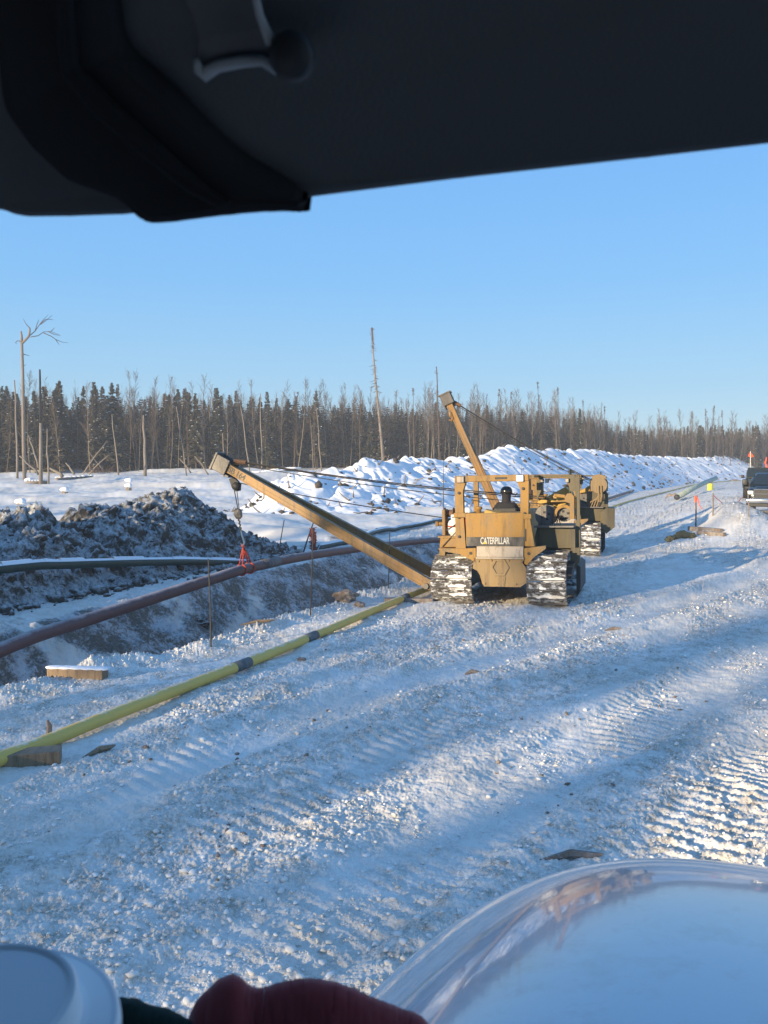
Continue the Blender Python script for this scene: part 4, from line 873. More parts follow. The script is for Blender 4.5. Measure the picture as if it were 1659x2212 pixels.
def gen_bare(seed, H=15, lite=False, nb=46):
    rn = random.Random(seed); tv, tf, cv, cf = [], [], [], []; bx = [rn.uniform(-.35, .35) for _ in range(4)]
    def ax(h): k = h / H; return Vector((bx[0] * math.sin(k * 3 + bx[2] * 5) + bx[1] * k * 2, bx[2] * math.sin(k * 4) + bx[3] * k * 2, h))
    for i in range(8): r0 = .075 * (1 - i / 8) ** .8 + .008; tri_prism(tv, tf, ax(H * i / 8), ax(H * (i + 1) / 8), r0, .075 * (1 - (i + 1) / 8) ** .8 + .006)
    for b in range(nb if not lite else 16):
        h = H * (.30 + .68 * rn.random() ** .8); k = h / H; an = rn.random() * 6.28; l = (1.05 - k) * H * .17 + .5; l *= rn.uniform(.6, 1.2)
        d = Vector((math.cos(an) * .55, math.sin(an) * .55, .85)).normalized(); a = ax(h); m1 = a + d * l * .5; m2 = a + d * l + Vector((rn.uniform(-.2, .2), rn.uniform(-.2, .2), .2))
        tri_prism(cv, cf, a, m1, .022, .015); tri_prism(cv, cf, m1, m2, .015, .006)
        for q in range(4 if not lite else 1):
            f = rn.uniform(.2, .95); c = a.lerp(m2, f); d2 = (d + Vector((rn.uniform(-.8, .8), rn.uniform(-.8, .8), rn.uniform(-.1, .5)))).normalized()
            e = c + d2 * rn.uniform(.4, 1.0) * l * .5; tri_prism(cv, cf, c, e, .011, .004)
            if not lite and rn.random() < .7: e2 = c.lerp(e, .5); tri_prism(cv, cf, e2, e2 + (d2 + Vector((rn.uniform(-.8, .8), rn.uniform(-.8, .8), .2))).normalized() * l * .25, .008, .003)
    return (tv, tf), (cv, cf), ([], [])
def gen_deadspruce(seed, H=13, tuft=.10):
    rn = random.Random(seed); tv, tf, cv, cf, sv, sf = [], [], [], [], [], []; lx = rn.uniform(-.5, .5)
    def ax(h): return Vector((lx * (h / H) ** 1.5, 0, h))
    for i in range(6): tri_prism(tv, tf, ax(H * i / 6), ax(H * (i + 1) / 6), .12 * (1 - i / 6) + .02, .12 * (1 - (i + 1) / 6) + .015)
    for i in range(90):
        h = H * (.25 + .75 * rn.random()); k = h / H; an = rn.random() * 6.28; l = (.9 * (1 - k) + .22) * rn.uniform(.5, 1.2); d = Vector((math.cos(an), math.sin(an), -.45)); a = ax(h)
        m1 = a + d * l * .6; tri_prism(cv, cf, a, m1, .02, .012); tri_prism(cv, cf, m1, m1 + Vector((d.x * .35, d.y * .35, .12)) * l, .012, .005)
    for i in range(60):                                     # dark cone-laden tuft at the tip
        h = H * (1 - tuft * rn.random() ** 1.3); a = ax(h) + Vector((rn.uniform(-.14, .14), rn.uniform(-.14, .14), 0)); n = len(cv)
        for q in range(3): cv.append((a.x + rn.uniform(-.14, .14), a.y + rn.uniform(-.14, .14), a.z + rn.uniform(-.12, .12)))
        cf.append((n, n + 1, n + 2))
    return (tv, tf), (cv, cf), ([], [])
def lib(gen, kinds, n, m1, m2, nm):
    L_ = []
    for i in range(n):
        a, b, c = gen(100 + i * 7 + kinds)
        L_.append((mk('trunk', *a, m1), mk(nm, *b, m2), mk('snow', *c, M['snow']) if c[0] else None))
    return L_
SPR = lib(gen_spruce, 1, 6, M['darkbark'], M['spruce'], 'crown'); BARE = lib(gen_bare, 2, 7, M['bark'], M['twig'], 'crown'); DSP = lib(gen_deadspruce, 3, 4, M['darkbark'], M['darkbark2'], 'crown') if 'darkbark2' in M else None
M['deadtwig'] = mat('dead_spruce_twigs', (.10, .06, .045), .9)
DSP = lib(gen_deadspruce, 3, 4, M['darkbark'], M['deadtwig'], 'crown')
EDGE = [(-92, 112), (-58, 122), (-30, 131), (-8, 141), (16, 152), (42, 166), (66, 181), (92, 198), (130, 225)]
es = np.r_[0, np.cumsum([math.dist(EDGE[i], EDGE[i + 1]) for i in range(len(EDGE) - 1)])]
def edge_pt(s, depth):
    x = np.interp(s, es, [e[0] for e in EDGE]); y = np.interp(s, es, [e[1] for e in EDGE]); x2 = np.interp(s + 1, es, [e[0] for e in EDGE]); y2 = np.interp(s + 1, es, [e[1] for e in EDGE])
    l = math.hypot(x2 - x, y2 - y) + 1e-6; nx, ny = -(y2 - y) / l, (x2 - x) / l; return float(x + nx * depth), float(y + ny * depth)
def plant(name, tpl, x, y, h, H0, rz, label, cat, group, lean=(0, 0), wide=1.0):
    t = empty(name, (x, y, Hs(x, y) - .15), rz, label, cat, group); s = h / H0; t.rotation_euler = (lean[0], lean[1], rz)
    for k, (me, nm) in enumerate(zip(tpl, ('trunk', 'crown', 'snow'))):
        if me is None: continue
        o = bpy.data.objects.new(nm, me); COL.objects.link(o); o.scale = (s * wide, s * wide, s)
        if k == 2: o.parent = bpy.data.objects.get(prev); 
        else: o.parent = t
        if k == 1: prev = o.name
        if k == 2: o.scale = (1, 1, 1)
    return t
def zone(X): return ('far left, behind the open snow field' if X < 480 else 'behind the boom of the nearer machine' if X < 800 else 'behind the raised boom of the farther machine' if X < 1150 else 'behind the snow bank on the right')
rn = random.Random(42); cnt = {}
def put(kind, s, depth, h):
    x, y = edge_pt(s, depth); X = CX + FPX * x / y
    if X < -60 or X > 1720: return
    z = zone(X)
    if kind == 's': plant('spruce_tree', rn.choice(SPR), x, y, h, 14, rn.random() * 6.28, 'dark snow-dusted spruce in the forest edge ' + z, 'spruce', 'spruces ' + z, wide=rn.uniform(.9, 1.35))
    elif kind == 'b': plant('bare_tree', rn.choice(BARE), x, y, h, 15, rn.random() * 6.28, 'leafless pale-stemmed tree in the forest edge ' + z, 'bare tree', 'bare trees ' + z, (rn.gauss(0, .035), rn.gauss(0, .035)), wide=rn.uniform(.8, 1.2))
    else: plant('dead_spruce', rn.choice(DSP), x, y, h, 13, rn.random() * 6.28, 'thin dark-tipped dead spruce ' + z, 'dead spruce', 'dead spruces ' + z, (rn.gauss(0, .03), rn.gauss(0, .03)))
    cnt[kind] = cnt.get(kind, 0) + 1
S0, S1 = es[1] - 14, es[-1] - 20
def Xof(s): x, y = edge_pt(s, 0); return CX + FPX * x / y
def spruce_w(X): return float(np.interp(X, [0, 700, 900, 1150, 1500, 1700], [1, .95, .55, .35, .5, 1.3]))
k = 0
while k < 290:
    s = rn.uniform(S0, S1); X = Xof(s)
    if rn.random() > spruce_w(X): continue
    hh = float(np.interp(X, [0, 500, 900, 1150, 1500, 1700], [13.9, 13.5, 12.3, 11.2, 11.4, 11.8])) * rn.uniform(.74, 1.04)
    put('s', s, .5 + rn.random() * 20, hh); k += 1
k = 0
while k < 295:
    s = rn.uniform(S0, S1); X = Xof(s)
    if rn.random() > float(np.interp(X, [0, 500, 900, 1300, 1600], [.55, .6, 1, 1, .7])): continue
    hh = float(np.interp(X, [0, 500, 900, 1150, 1500, 1700], [15.2, 14.6, 14.2, 13.8, 14.2, 12.8])) * rn.uniform(.70, 1.10)
    put('b', s, rn.random() ** 1.5 * 14 - 1.5, hh); k += 1
for X_, h in ((902, 14.2), (1070, 14.3), (1111, 13.8), (1178, 16.0), (1216, 15), (1275, 14), (1314, 14.5), (1506, 15), (1537, 15.5), (1547, 16.3), (1574, 15.2), (415, 13.5), (640, 13.0)):
    s = min(np.arange(S0, S1, .5), key=lambda q: abs(Xof(q) - X_)); put('d', float(s), 1.5, h)
print('trees', cnt)
# deeper wood: merged simplified trees, one mass
def merged(name, gens, spots, m_list, label, cat):
    parts = {}
    for (x, y, h, H0, gi, rz) in spots:
        for k, (vs, fs) in enumerate(gens[gi][:2]):
            if not vs: continue
            V = np.array(vs) * (h / H0); c, s = math.cos(rz), math.sin(rz); V = np.stack([V[:, 0] * c - V[:, 1] * s + x, V[:, 0] * s + V[:, 1] * c + y, V[:, 2] + Hs(x, y) - .2], 1)
            F = np.array([f if len(f) == 4 else (*f, f[-1]) for f in fs])[:, :4]; parts.setdefault(m_list[gi][k], []).append((V, F))
    VV, FF, MI, off = [], [], [], 0; mats = list(parts)
    for mi, mn in enumerate(mats):
        for V, F in parts[mn]: VV.append(V); FF.append(F + off); MI.append(np.full(len(F), mi)); off += len(V)
    VV = np.concatenate(VV); FF = np.concatenate(FF); MI = np.concatenate(MI); tri = FF[:, 2] == FF[:, 3]
    T3 = np.concatenate([FF[tri][:, :3], FF[~tri][:, :3], FF[~tri][:, [0, 2, 3]]]); MI = np.concatenate([MI[tri], MI[~tri], MI[~tri]])
    me = np_mesh(name, VV, T3, M[mats[0]], smooth=False); o = me; me = o.data
    for mn in mats[1:]: me.materials.append(M[mn])
    me.polygons.foreach_set('material_index', MI.astype(np.int32)); return tag(o, label, cat, kind='stuff')

ls = [gen_spruce(900 + i, 13, lite=True, rw=.16) for i in range(4)] + [gen_bare(950 + i, 13, lite=True) for i in range(4)]
ml = [('darkbark', 'spruce')] * 4 + [('bark', 'twig')] * 4
sp_ = []
for i in range(3600):
    s = rn.uniform(S0 - 5, es[-1]); d = 3 + rn.random() * 30; x, y = edge_pt(s, d); X = CX + FPX * x / y; bare = rn.random() < (.5 if X < 900 else .62)
    sp_.append((x, y, float(np.interp(X, [0, 500, 900, 1200, 1700], [12.6, 12.2, 11.8, 10.8, 10.5])) * rn.uniform(.68, 1.0) * (1.14 if bare else 1), 13, rn.randrange(4) + (4 if bare else 0), rn.random() * 6.28))
merged('forest', ls, sp_, ml, 'deep mixed winter forest closing the view behind the edge trees', 'forest')
# trees out of frame behind the left shoulder, whose long shadows dapple the road
sp_ = []
lx, ly = -math.sin(R(SUN_HEAD)), -math.cos(R(SUN_HEAD)); px_, py_ = -ly, lx
for i in range(OCC_N):
    u = rn.uniform(-75, 60); w = rn.uniform(62, 112); x, y = 1 + lx * w + px_ * u, 14 + ly * w + py_ * u
    sp_.append((x, y, OCC_H * rn.uniform(.7, 1.15), 13, rn.randrange(8), rn.random() * 6.28))
merged('woodland', ls, sp_, ml, 'trees standing behind the viewpoint', 'woodland')
# single dead trees
def limb(mb, pts, r0, r1): mb.tube(pts, [r0 + (r1 - r0) * i / (len(pts) - 1) for i in range(len(pts))], 8)
def P3(X, Y, d): return P(X, Y, d)
d = 104; g = P(53, 1022, d); g.z = Hs(g.x, g.y); t = empty('dead_tree', g, 0, 'tall silvery dead tree with a forked broken top at the far left', 'dead tree'); q = lambda X, Y, dd=0: P(X, Y, d + dd) - g
mb = MB(); limb(mb, [Vector((0, 0, -.3)), q(51, 960), q(50, 880), q(49, 800), q(47, 742)], .25, .17); limb(mb, [q(47, 742), q(47, 728), q(45, 716)], .17, .12); mb.build('trunk', M['snagwood'], t, True)
mb = MB(); limb(mb, [q(47, 742), q(56, 733), q(62, 727), q(64, 717), q(64, 708)], .17, .11); mb.build('limb', M['snagwood'], t, True)
mb = MB()
for br in ([(63, 726), (76, 715), (85, 702), (94, 690), (104, 680)], [(85, 702), (96, 695), (113, 681)], [(88, 698), (98, 690), (115, 690)], [(66, 728), (83, 725), (94, 717), (110, 716), (130, 724)], [(94, 719), (110, 726), (120, 733), (134, 739), (146, 740)], [(104, 716), (116, 722), (130, 725)], [(64, 708), (56, 700), (50, 688)], [(47, 738), (38, 736), (33, 740), (37, 743)], [(51, 765), (58, 767), (64, 768)], [(50, 790), (56, 788)], [(76, 715), (80, 700), (84, 690)], [(110, 716), (118, 708)], [(120, 733), (128, 745)]):
    limb(mb, [q(X, Y, .4 * i) for i, (X, Y) in enumerate(br)], .055, .018)
mb.build('branches', M['twig'], t, True)
d = 96; g = P(88, 1025, d); g.z = Hs(g.x, g.y); t = empty('dead_tree', g, 0, 'branchless pole tree, charred black above and pale below, left of the field', 'dead tree'); q = lambda X, Y, dd=0: P(X, Y, d + dd) - g
mb = MB(); limb(mb, [Vector((0, 0, -.3)), q(88, 980), q(88, 914)], .24, .17); mb.build('trunk', M['snagwood'], t, True)
mb = MB(); limb(mb, [q(88, 914), q(87, 870), q(86.5, 820), q(86, 798)], .16, .10); mb.build('charred_top', M['char'], t, True)
def pole(X0, Y0, X1, Y1, d, r, label, m_='snagwood', nm='dead_tree', grp='bare poles at the forest edge', cat='dead tree', tw=0):
    g = P(X0, Y0, d); g.z = max(Hs(g.x, g.y), g.z if nm == 'fallen_log' else -99); e = P(X1, Y1, d + (0 if nm != 'fallen_log' else rn.uniform(-2, 2))) - g
    t = empty(nm, g, 0, label, cat, grp); mb = MB(); n_ = 5; limb(mb, [e * (k / n_) + Vector((rn.uniform(-.1, .1) * (0 < k < n_), 0, -.2 if k == 0 else 0)) for k in range(n_ + 1)], r, r * .45); mb.build('trunk', M[m_], t, True)
    if tw:
        mb = MB()
        for k in range(tw):
            f = rn.uniform(.25, 1); c = e * f; l = rn.uniform(.4, 1.3) * (1.25 - f); an = rn.random() * 6.28; limb(mb, [c, c + Vector((math.cos(an) * l, math.sin(an) * l, -.45 * l)), c + Vector((math.cos(an) * l * 1.3, math.sin(an) * l * 1.3, -.3 * l))], .035, .012)
        mb.build('branches', M['deadtwig'], t)
    return t
pole(104, 1030, 102, 926, 92, .13, 'short bare brown pole just right of the charred one', 'snagwood'); pole(37, 1018, 31, 821, 108, .17, 'slim pale bare trunk at the far left edge')
pole(313, 1018, 310, 897, 112, .24, 'broken orange-brown trunk standing at the forest foot', 'snagwood'); pole(256, 1010, 242, 895, 114, .12, 'thin grey pole left of the broken brown trunk')
pole(403, 985, 381, 878, 116, .10, 'leaning pale stem before the dark spruces'); pole(540, 1005, 520, 880, 122, .11, 'slim leaning trunk above the boom head'); pole(483, 985, 481, 935, 115, .12, 'short grey stub above the boom head')
pole(565, 1000, 563, 850, 124, .12, 'straight pale stem right of the boom head'); pole(695, 1000, 683, 880, 130, .10, 'pale bent stem in the middle of the treeline')
# the tall leaning dead spruce and its shorter neighbour
d = 128; g = P(828, 1000, d); g.z = Hs(g.x, g.y); t = empty('dead_spruce', g, 0, 'tallest thin dead spruce, leaning left high above the treeline', 'dead spruce'); q = lambda X, Y, dd=0: P(X, Y, d + dd) - g
ps = [q(828, 1004), q(824, 950), q(817, 880), q(810, 810), q(806, 760), q(803.6, 707)]; mb = MB(); limb(mb, ps, .24, .07); mb.build('trunk', M['snagwood'], t, True)
mb = MB(); cur = spline(ps, 12)
for i in range(170):
    f = rn.uniform(.22, 1) ; c = cur[int(f * (len(cur) - 1))]
    if .70 < f < .80 and rn.random() < .8: continue
    l = (.5 + 1.1 * (1 - f)) * rn.uniform(.4, 1.1); an = rn.random() * 6.28; limb(mb, [c, c + Vector((math.cos(an) * l * .7, math.sin(an) * l * .7, -.35 * l)), c + Vector((math.cos(an) * l, math.sin(an) * l, -.3 * l))], .035, .012)
mb.build('branches', M['deadtwig'], t)
mb = MB()
for i in range(70): f = .83 + .17 * rn.random() ** .7; c = cur[int(f * (len(cur) - 1))]; mb.blob(c + Vector((rn.uniform(-.2, .2), rn.uniform(-.2, .2), 0)) * (1.6 - f), (.07, .07, .13), i, .5, 1)
mb.build('tufted_tip', M['deadtwig'], t)
pole(951, 985, 943, 792, 132, .15, 'second tallest dead spruce, just left of the raised boom head', 'darkbark', 'dead_spruce', 'lone dead spruces', 'dead spruce', 46)
# fallen and leaning logs at the forest foot
for X0, Y0, X1, Y1, d, r, lab in ((83, 1022, 42, 985, 100, .14, 'leaning snow-dusted log left of the charred pole'), (83, 1008, 62, 940, 103, .13, 'steep leaning log behind the charred pole'), (135, 1026, 108, 1012, 95, .22, 'short pale log propped up right of the charred pole'),
                               (180, 1020, 230, 954, 106, .10, 'thin log leaning right in the middle of the field edge'), (192, 1022, 236, 982, 104, .09, 'low thin log under the leaning one'), (222, 1012, 190, 975, 108, .09, 'crossed thin log at the forest foot'),
                               (160, 1020, 142, 1000, 100, .14, 'stubby leaning log at the forest foot'), (412, 1018, 388, 990, 110, .10, 'grey log leaning left of the boom head'), (450, 1022, 420, 985, 108, .10, 'thin log leaning just left of the boom head')):
    pole(X0, Y0, X1, Y1, d, r, lab, 'snagwood', 'fallen_log', 'logs leaning and lying at the forest foot', 'log')
def lying(X0, Y0, X1, Y1, r, lab, snow=True):
    a, b = G(X0, Y0, r * .6), G(X1, Y1, r * .6); t = empty('fallen_log', a, 0, lab, 'log', 'logs lying in the snow field'); MB().tube([(0, 0, 0), (b - a) * .5 + Vector((0, 0, .05)), b - a], [r, r * .9, r * .7], 8).build('trunk', M['wood_dark'], t, True)
    if snow:
        mb = MB()
        for k in range(8): c = (b - a) * ((k + .5) / 8); mb.blob((c.x, c.y, c.z + r * .9), ((b - a).length / 12, r, r * .4), k, .3, 2)
        mb.build('snow_cap', M['snow'], t, True)
lying(122, 1035, 200, 1030, .22, 'long dark log lying in the snow field near the forest'); lying(55, 1043, 106, 1042, .25, 'snow-covered log with its roots at the left of the field'); lying(560, 1024, 640, 1013, .28, 'weathered log and root at the crest of the near end of the snow bank')
def stump(X, Y, r, h, lab, n=1):
    g = G(X, Y); t = empty('tree_stump', (g.x, g.y, gz(g.x, g.y)), 0, lab, 'stump', 'snow-capped stumps in the field'); MB().tube([(0, 0, -.1), (0, 0, h * .5), (.05, 0, h)], [r * 1.1, r, r * .9], 9).build('stump', M['wood_dark'], t)
    mb = MB()
    for k in range(n): mb.blob((.05 * k, 0, h + .15 * r + k * r * 1.9), (r * 1.35, r * 1.25, r * .85), k + 3, .2, 3)
    mb.build('snow_cap', M['snow'], t, True)
stump(278, 1069, .26, .45, 'double snow-capped stump in the middle of the field', 2); stump(140, 1065, .3, .30, 'single round snow-capped stump in the left of the field'); stump(63, 1044, .35, .35, 'root stump with snow at the left of the field'); stump(620, 1040, .3, .3, 'snow-capped stump beside the crest of the snow bank')
stump(45, 1090, .3, .15, 'low snow hummock with a stump behind the soil heap')
def brush(X, Y, n, r, h, lab):
    g = G(X, Y); mb = MB()
    for k in range(n): 
        an = rn.random() * 6.28; a = Vector((math.cos(an) * r * rn.random(), math.sin(an) * r * rn.random(), 0)); mb.tube([a, a + Vector((rn.uniform(-.5, .5) * r, rn.uniform(-.5, .5) * r, rn.uniform(.3, 1) * h))], [.03, .01], 4)
    o = mb.build('brush', M['deadtwig'], loc=(g.x, g.y, g.z)); tag(o, lab, 'brush')
brush(1655, 1010, 90, 3.0, 3.0, 'reddish bare bushes at the far right edge behind the black wagon'); brush(215, 1022, 60, 3.0, 1.4, 'tangle of bare twigs at the forest foot')
g0 = G(1405 - 5, 1148 - 30); 
for k in range(9):
    pass
# ================================================================ PARKED VEHICLES
M['paint_dark'] = mat('dark_metallic_paint', (.018, .024, .030), .25, .3); M['paint_green'] = mat('dark_olive_paint', (.022, .028, .022), .35)
M['carglass'] = mat('dark_car_glass', (.02, .03, .04), .06); M['chrome'] = mat('chrome', (.7, .7, .7), .15, 1.0); M['tyre'] = mat('tyre_rubber', (.02, .02, .02), .85)
def loft(mb, secs, cap=True):
    """secs: list of rings (same count)"""
    n = len(secs[0]); vs = [p for s in secs for p in s]; fs = [(i * n + j, i * n + (j + 1) % n, (i + 1) * n + (j + 1) % n, (i + 1) * n + j) for i in range(len(secs) - 1) for j in range(n)]
    if cap: fs += [tuple(range(n - 1, -1, -1)), tuple((len(secs) - 1) * n + j for j in range(n))]
    mb.add(vs, fs)
def ringxz(y, hw, z0, z1, inset=.06, topw=None):
    tw = hw if topw is None else topw; return [(-hw + inset, y, z0), (hw - inset, y, z0), (hw, y, z0 + inset), (hw, y, (z0 + z1) / 2), (tw, y, z1 - inset), (tw - inset, y, z1), (-tw + inset, y, z1), (-tw, y, z1 - inset), (-hw, y, (z0 + z1) / 2), (-hw, y, z0 + inset)]
def wheel(root, x, y, r, w):
    t = MB().lathe([(r * .6, -w / 2), (r * .94, -w / 2), (r, -w * .35), (r, w * .35), (r * .94, w / 2), (r * .6, w / 2)], n=24, M=Euler((0, R(90), 0)).to_matrix().to_4x4()).build('wheel', M['tyre'], root, True); t.location = (x, y, r)
    MB().lathe([(.05, -w * .3), (r * .6, -w * .4), (r * .62, -w * .2), (r * .62, w * .3), (.05, w * .3)], n=20, M=Euler((0, R(90), 0)).to_matrix().to_4x4()).build('rim', M['chrome'], t, True)
# local -y is the front (faces the camera)
def pickup(loc, rz):
    r = empty('pickup_truck', loc, rz, 'dark blue-grey pickup facing us at the right edge, bright chrome grille and bumper', 'pickup'); b = MB()
    loft(b, [ringxz(-2.75, .84, .62, 1.12, .08, .80), ringxz(-2.62, .96, .52, 1.20, .10, .90), ringxz(-1.5, 1.0, .48, 1.28, .1, .93), ringxz(-1.15, 1.0, .48, 1.32, .1, .94), ringxz(1.0, 1.0, .48, 1.34, .06, .97), ringxz(3.1, 1.0, .50, 1.36, .06, .98)])
    b.build('body', M['paint_dark'], r, True)
    hd = MB(); loft(hd, [ringxz(-2.64, .62, 1.12, 1.22, .05, .56), ringxz(-2.2, .68, 1.18, 1.31, .05, .6), ringxz(-1.25, .78, 1.25, 1.38, .05, .7)]); hd.build('bonnet', M['paint_dark'], r, True)
    c = MB(); loft(c, [ringxz(-1.25, .90, 1.28, 1.34, .03, .84), ringxz(-.45, .88, 1.30, 1.90, .06, .66), ringxz(-.1, .88, 1.30, 1.96, .06, .68), ringxz(1.3, .88, 1.30, 1.95, .06, .68), ringxz(1.6, .88, 1.3, 1.4, .04, .8)]); c.build('cab', M['paint_dark'], r, True)
    w = MB(); w.add([(-.76, -1.19, 1.38), (.76, -1.19, 1.38), (.62, -.50, 1.86), (-.62, -.50, 1.86)], [(0, 1, 2, 3)]); o = w.build('windscreen', M['carglass'], r); o.modifiers.new('s', 'SOLIDIFY').thickness = .02; o.location = (0, -.035, .02)
    for s in (-1, 1):
        w = MB(); w.add([(s * .905, -.75, 1.40), (s * .905, 1.2, 1.40), (s * .72, 1.1, 1.85), (s * .72, -.35, 1.85)], [(0, 1, 2, 3)]); w.build('side_window', M['carglass'], r)
        h = MB(); h.box((s * .80, -2.70, 1.04), (.24, .16, .17), bev=.03); lm = h.build('headlight', M['lamp'], r, True)
        m_ = MB(); m_.box((s * 1.12, -.95, 1.50), (.24, .12, .30), bev=.04); m_.box((s * .99, -.92, 1.42), (.12, .06, .05)); m_.build('mirror', M['black'], r, True)
        wheel(r, s * .86, -1.80, .42, .28); wheel(r, s * .86, 1.75, .42, .28)
        f = MB(); f.box((s * .62, -2.80, .62), (.14, .06, .09), bev=.015); f.build('fog_lamp', M['lamp'], r, True)
    g = MB(); g.box((0, -2.76, .98), (1.26, .06, .40), bev=.03); g.build('grille', M['black'], r)
    g = MB(); g.box((0, -2.80, 1.185), (1.34, .06, .055), bev=.01); 
    for s in (-1, 1): g.box((s * .645, -2.80, .98), (.05, .06, .42), bev=.01)
    g.box((0, -2.79, .98), (1.26, .03, .03)); g.box((0, -2.80, .775), (1.34, .06, .04)); g.build('grille_surround', M['chrome'], r)
    g = MB(); g.box((0, -2.84, .66), (1.96, .22, .22), bev=.05); g.build('bumper', M['chrome'], r, True); g = MB(); g.box((0, -2.82, .47), (1.7, .12, .16), bev=.03); g.build('air_dam', M['black'], r)
    return r
gp_ = P(1661, 1117, 38.2); gp_.z = Hs(gp_.x, gp_.y); pickup((gp_.x + 2.8 * math.sin(R(26)), gp_.y + 2.8 * math.cos(R(26)), gp_.z + .02), R(-26))
def wagon(loc, rz):
    r = empty('off_road_wagon', loc, rz, 'boxy dark green off-road wagon parked behind the pickup', 'wagon'); b = MB()
    loft(b, [ringxz(-2.1, .60, .60, 1.20, .05, .56), ringxz(-.7, .80, .60, 1.26, .05, .72), ringxz(-.6, .82, .55, 1.30, .05, .80), ringxz(2.0, .82, .55, 1.32, .05, .80)]); b.build('body', M['paint_green'], r)
    c = MB(); loft(c, [ringxz(-.60, .78, 1.26, 1.34, .02, .76), ringxz(-.30, .78, 1.28, 1.96, .05, .70), ringxz(1.95, .78, 1.28, 1.96, .05, .70), ringxz(2.0, .78, 1.28, 1.9, .05, .68)]); c.build('hard_top', M['paint_green'], r)
    w = MB(); w.add([(-.68, -.61, 1.36), (.68, -.61, 1.36), (.63, -.40, 1.84), (-.63, -.40, 1.84)], [(0, 1, 2, 3)]); w.build('windscreen', M['carglass'], r)
    for s in (-1, 1):
        f = MB(); f.prism([(-2.15, .92), (-1.95, 1.02), (-1.2, 1.02), (-.95, .7), (-1.05, .66), (-1.3, .92), (-1.9, .92), (-2.1, .82)], s * .62, s * .98, 'x'); f.build('fender', M['black'], r)
        wheel(r, s * .80, -1.55, .43, .28); wheel(r, s * .80, 1.35, .43, .28)
        m_ = MB(); m_.box((s * 1.0, -.5, 1.38), (.2, .1, .2), bev=.04); m_.box((s * .88, -.48, 1.34), (.1, .05, .05)); m_.build('mirror', M['black'], r, True)
        h = MB(); h.lathe([(.10, 0), (.10, .05), (.05, .06)], n=16, M=Euler((R(90), 0, 0)).to_matrix().to_4x4()); o = h.build('headlight', M['lamp'], r); o.location = (s * .42, -2.1, 1.0)
        w = MB(); w.add([(s * .79, -.25, 1.36), (s * .79, 1.7, 1.36), (s * .72, 1.7, 1.82), (s * .72, -.15, 1.82)], [(0, 1, 2, 3)]); w.build('side_window', M['carglass'], r)
    g = MB(); g.box((0, -2.2, .68), (1.6, .16, .16), bev=.03); g.build('bumper', M['black'], r)
    g = MB(); g.box((0, -2.11, 1.0), (.60, .03, .34)); g.build('grille', M['black'], r)
    return r
gw = P(1640, 1078, 52); gw.z = Hs(gw.x, gw.y); wr = wagon((gw.x + 2.1 * math.sin(R(24)), gw.y + 2.1 * math.cos(R(24)), gw.z + .02), R(-24))
d = gw.y + 3; a0 = P(1621, 1012, d); a1 = P(1621, 975, d); o = MB().tube([a0 - Vector((0, 0, .8)), a0, a1], .02, 6).build('flag_whip', M['white']); tag(o, 'white whip mast with an orange pennant rising above the wagon', 'whip flag')
f_ = MB(); f_.prism([(-.02, -.04), (.24, -.33), (.05, -.40), (-.18, -.32)], -.01, .01); f_.build('pennant', M['orange'], o, loc=a1)
a0 = G(1655, 1006); a0 = P(1656, 990, gw.y + 14); mb = MB(); mb.tube([a0, a0 + Vector((-.1, 0, -.35)), a0 + Vector((.05, 0, -.7)), a0 + Vector((-.2, 0, -1.1))], [.04, .07, .05, .02], 6); mb.tube([a0 + Vector((0, .05, .1)), a0 + Vector((0, .1, -3.0))], .03, 5)
o = mb.build('ribbon_stake', M['orange']); tag(o, 'pink-orange ribbon fluttering on a stake at the far right edge', 'ribbon')
print('d done')
# ================================================================ THE TRUCK WE SIT IN
tr = empty('truck', (0, 0, 0), -HEAD, 'truck we look out of: pale hood below right, dark sun visor above', 'truck')
bpy.context.view_layer.update(); itr = tr.matrix_world.inverted()
m = M['hoodpaint'] = mat('pale_silver_hood_paint', (.50, .54, .60), .22, .0); M['hoodpaint'].node_tree.nodes['Principled BSDF'].inputs['Coat Weight'].default_value = 1.0; M['hoodpaint'].node_tree.nodes['Principled BSDF'].inputs['Coat Roughness'].default_value = .05
t = NT(m); t.color(t.mix(t.ramp(t.noise(5, 6, .75), .5, .8), (.52, .56, .62), (.40, .40, .40))); t.l.new(t.ramp(t.noise(7, 5, .7), .3, .8, (.16,) * 3, (.26,) * 3), t.b.inputs['Roughness'])
def hood():
    nu, nv = 130, 150; u = np.linspace(-1.02, 1.02, nu) ; v = np.linspace(0, 1, nv); U, Vv = np.meshgrid(u, v, indexing='ij')
    q = np.abs(U) ** 2.6
    yv = .913 + HOOD_LEN * Vv; hw = HOOD_W * (1 - .16 * Vv ** 2) * np.sqrt(np.clip(1 - (Vv * .98) ** 9, .0, 1)) ** .7
    zc = HOOD_Z - .37 * Vv ** 1.6 - .9 * Vv ** 10
    z = zc - .345 * (np.abs(U) / 1.02) ** 3.2 - .5 * ss(1.0, 1.02, np.abs(U))
    z = z + .0 * np.exp(-((np.abs(U) - .62) / .07) ** 2) * (1 - Vv ** 6)       # pressed ridge each side
    z = z - .018 * np.exp(-((U - 0) / .03) ** 2)
    X = HOOD_U + U * hw
    V = np.stack([X, yv, z], -1).reshape(-1, 3)
    o = np_mesh('hood', V, grid_faces(nu, nv)[:, ::-1], M['hoodpaint'], tr); return o
HOOD_LEN, HOOD_W, HOOD_Z, HOOD_U = 2.396, 1.15, 2.104, .35
hood()
b = MB(); b.box((.35, 1.75, .95), (1.9, 1.9, .9), bev=.1); b.build('engine_bay', M['black'], tr)
vis = M['visor'] = mat('visor_cloth', (.18, .185, .19), .9, spec=.1); t = NT(vis); t.bump(t.noise(600, 3), .3, .001)
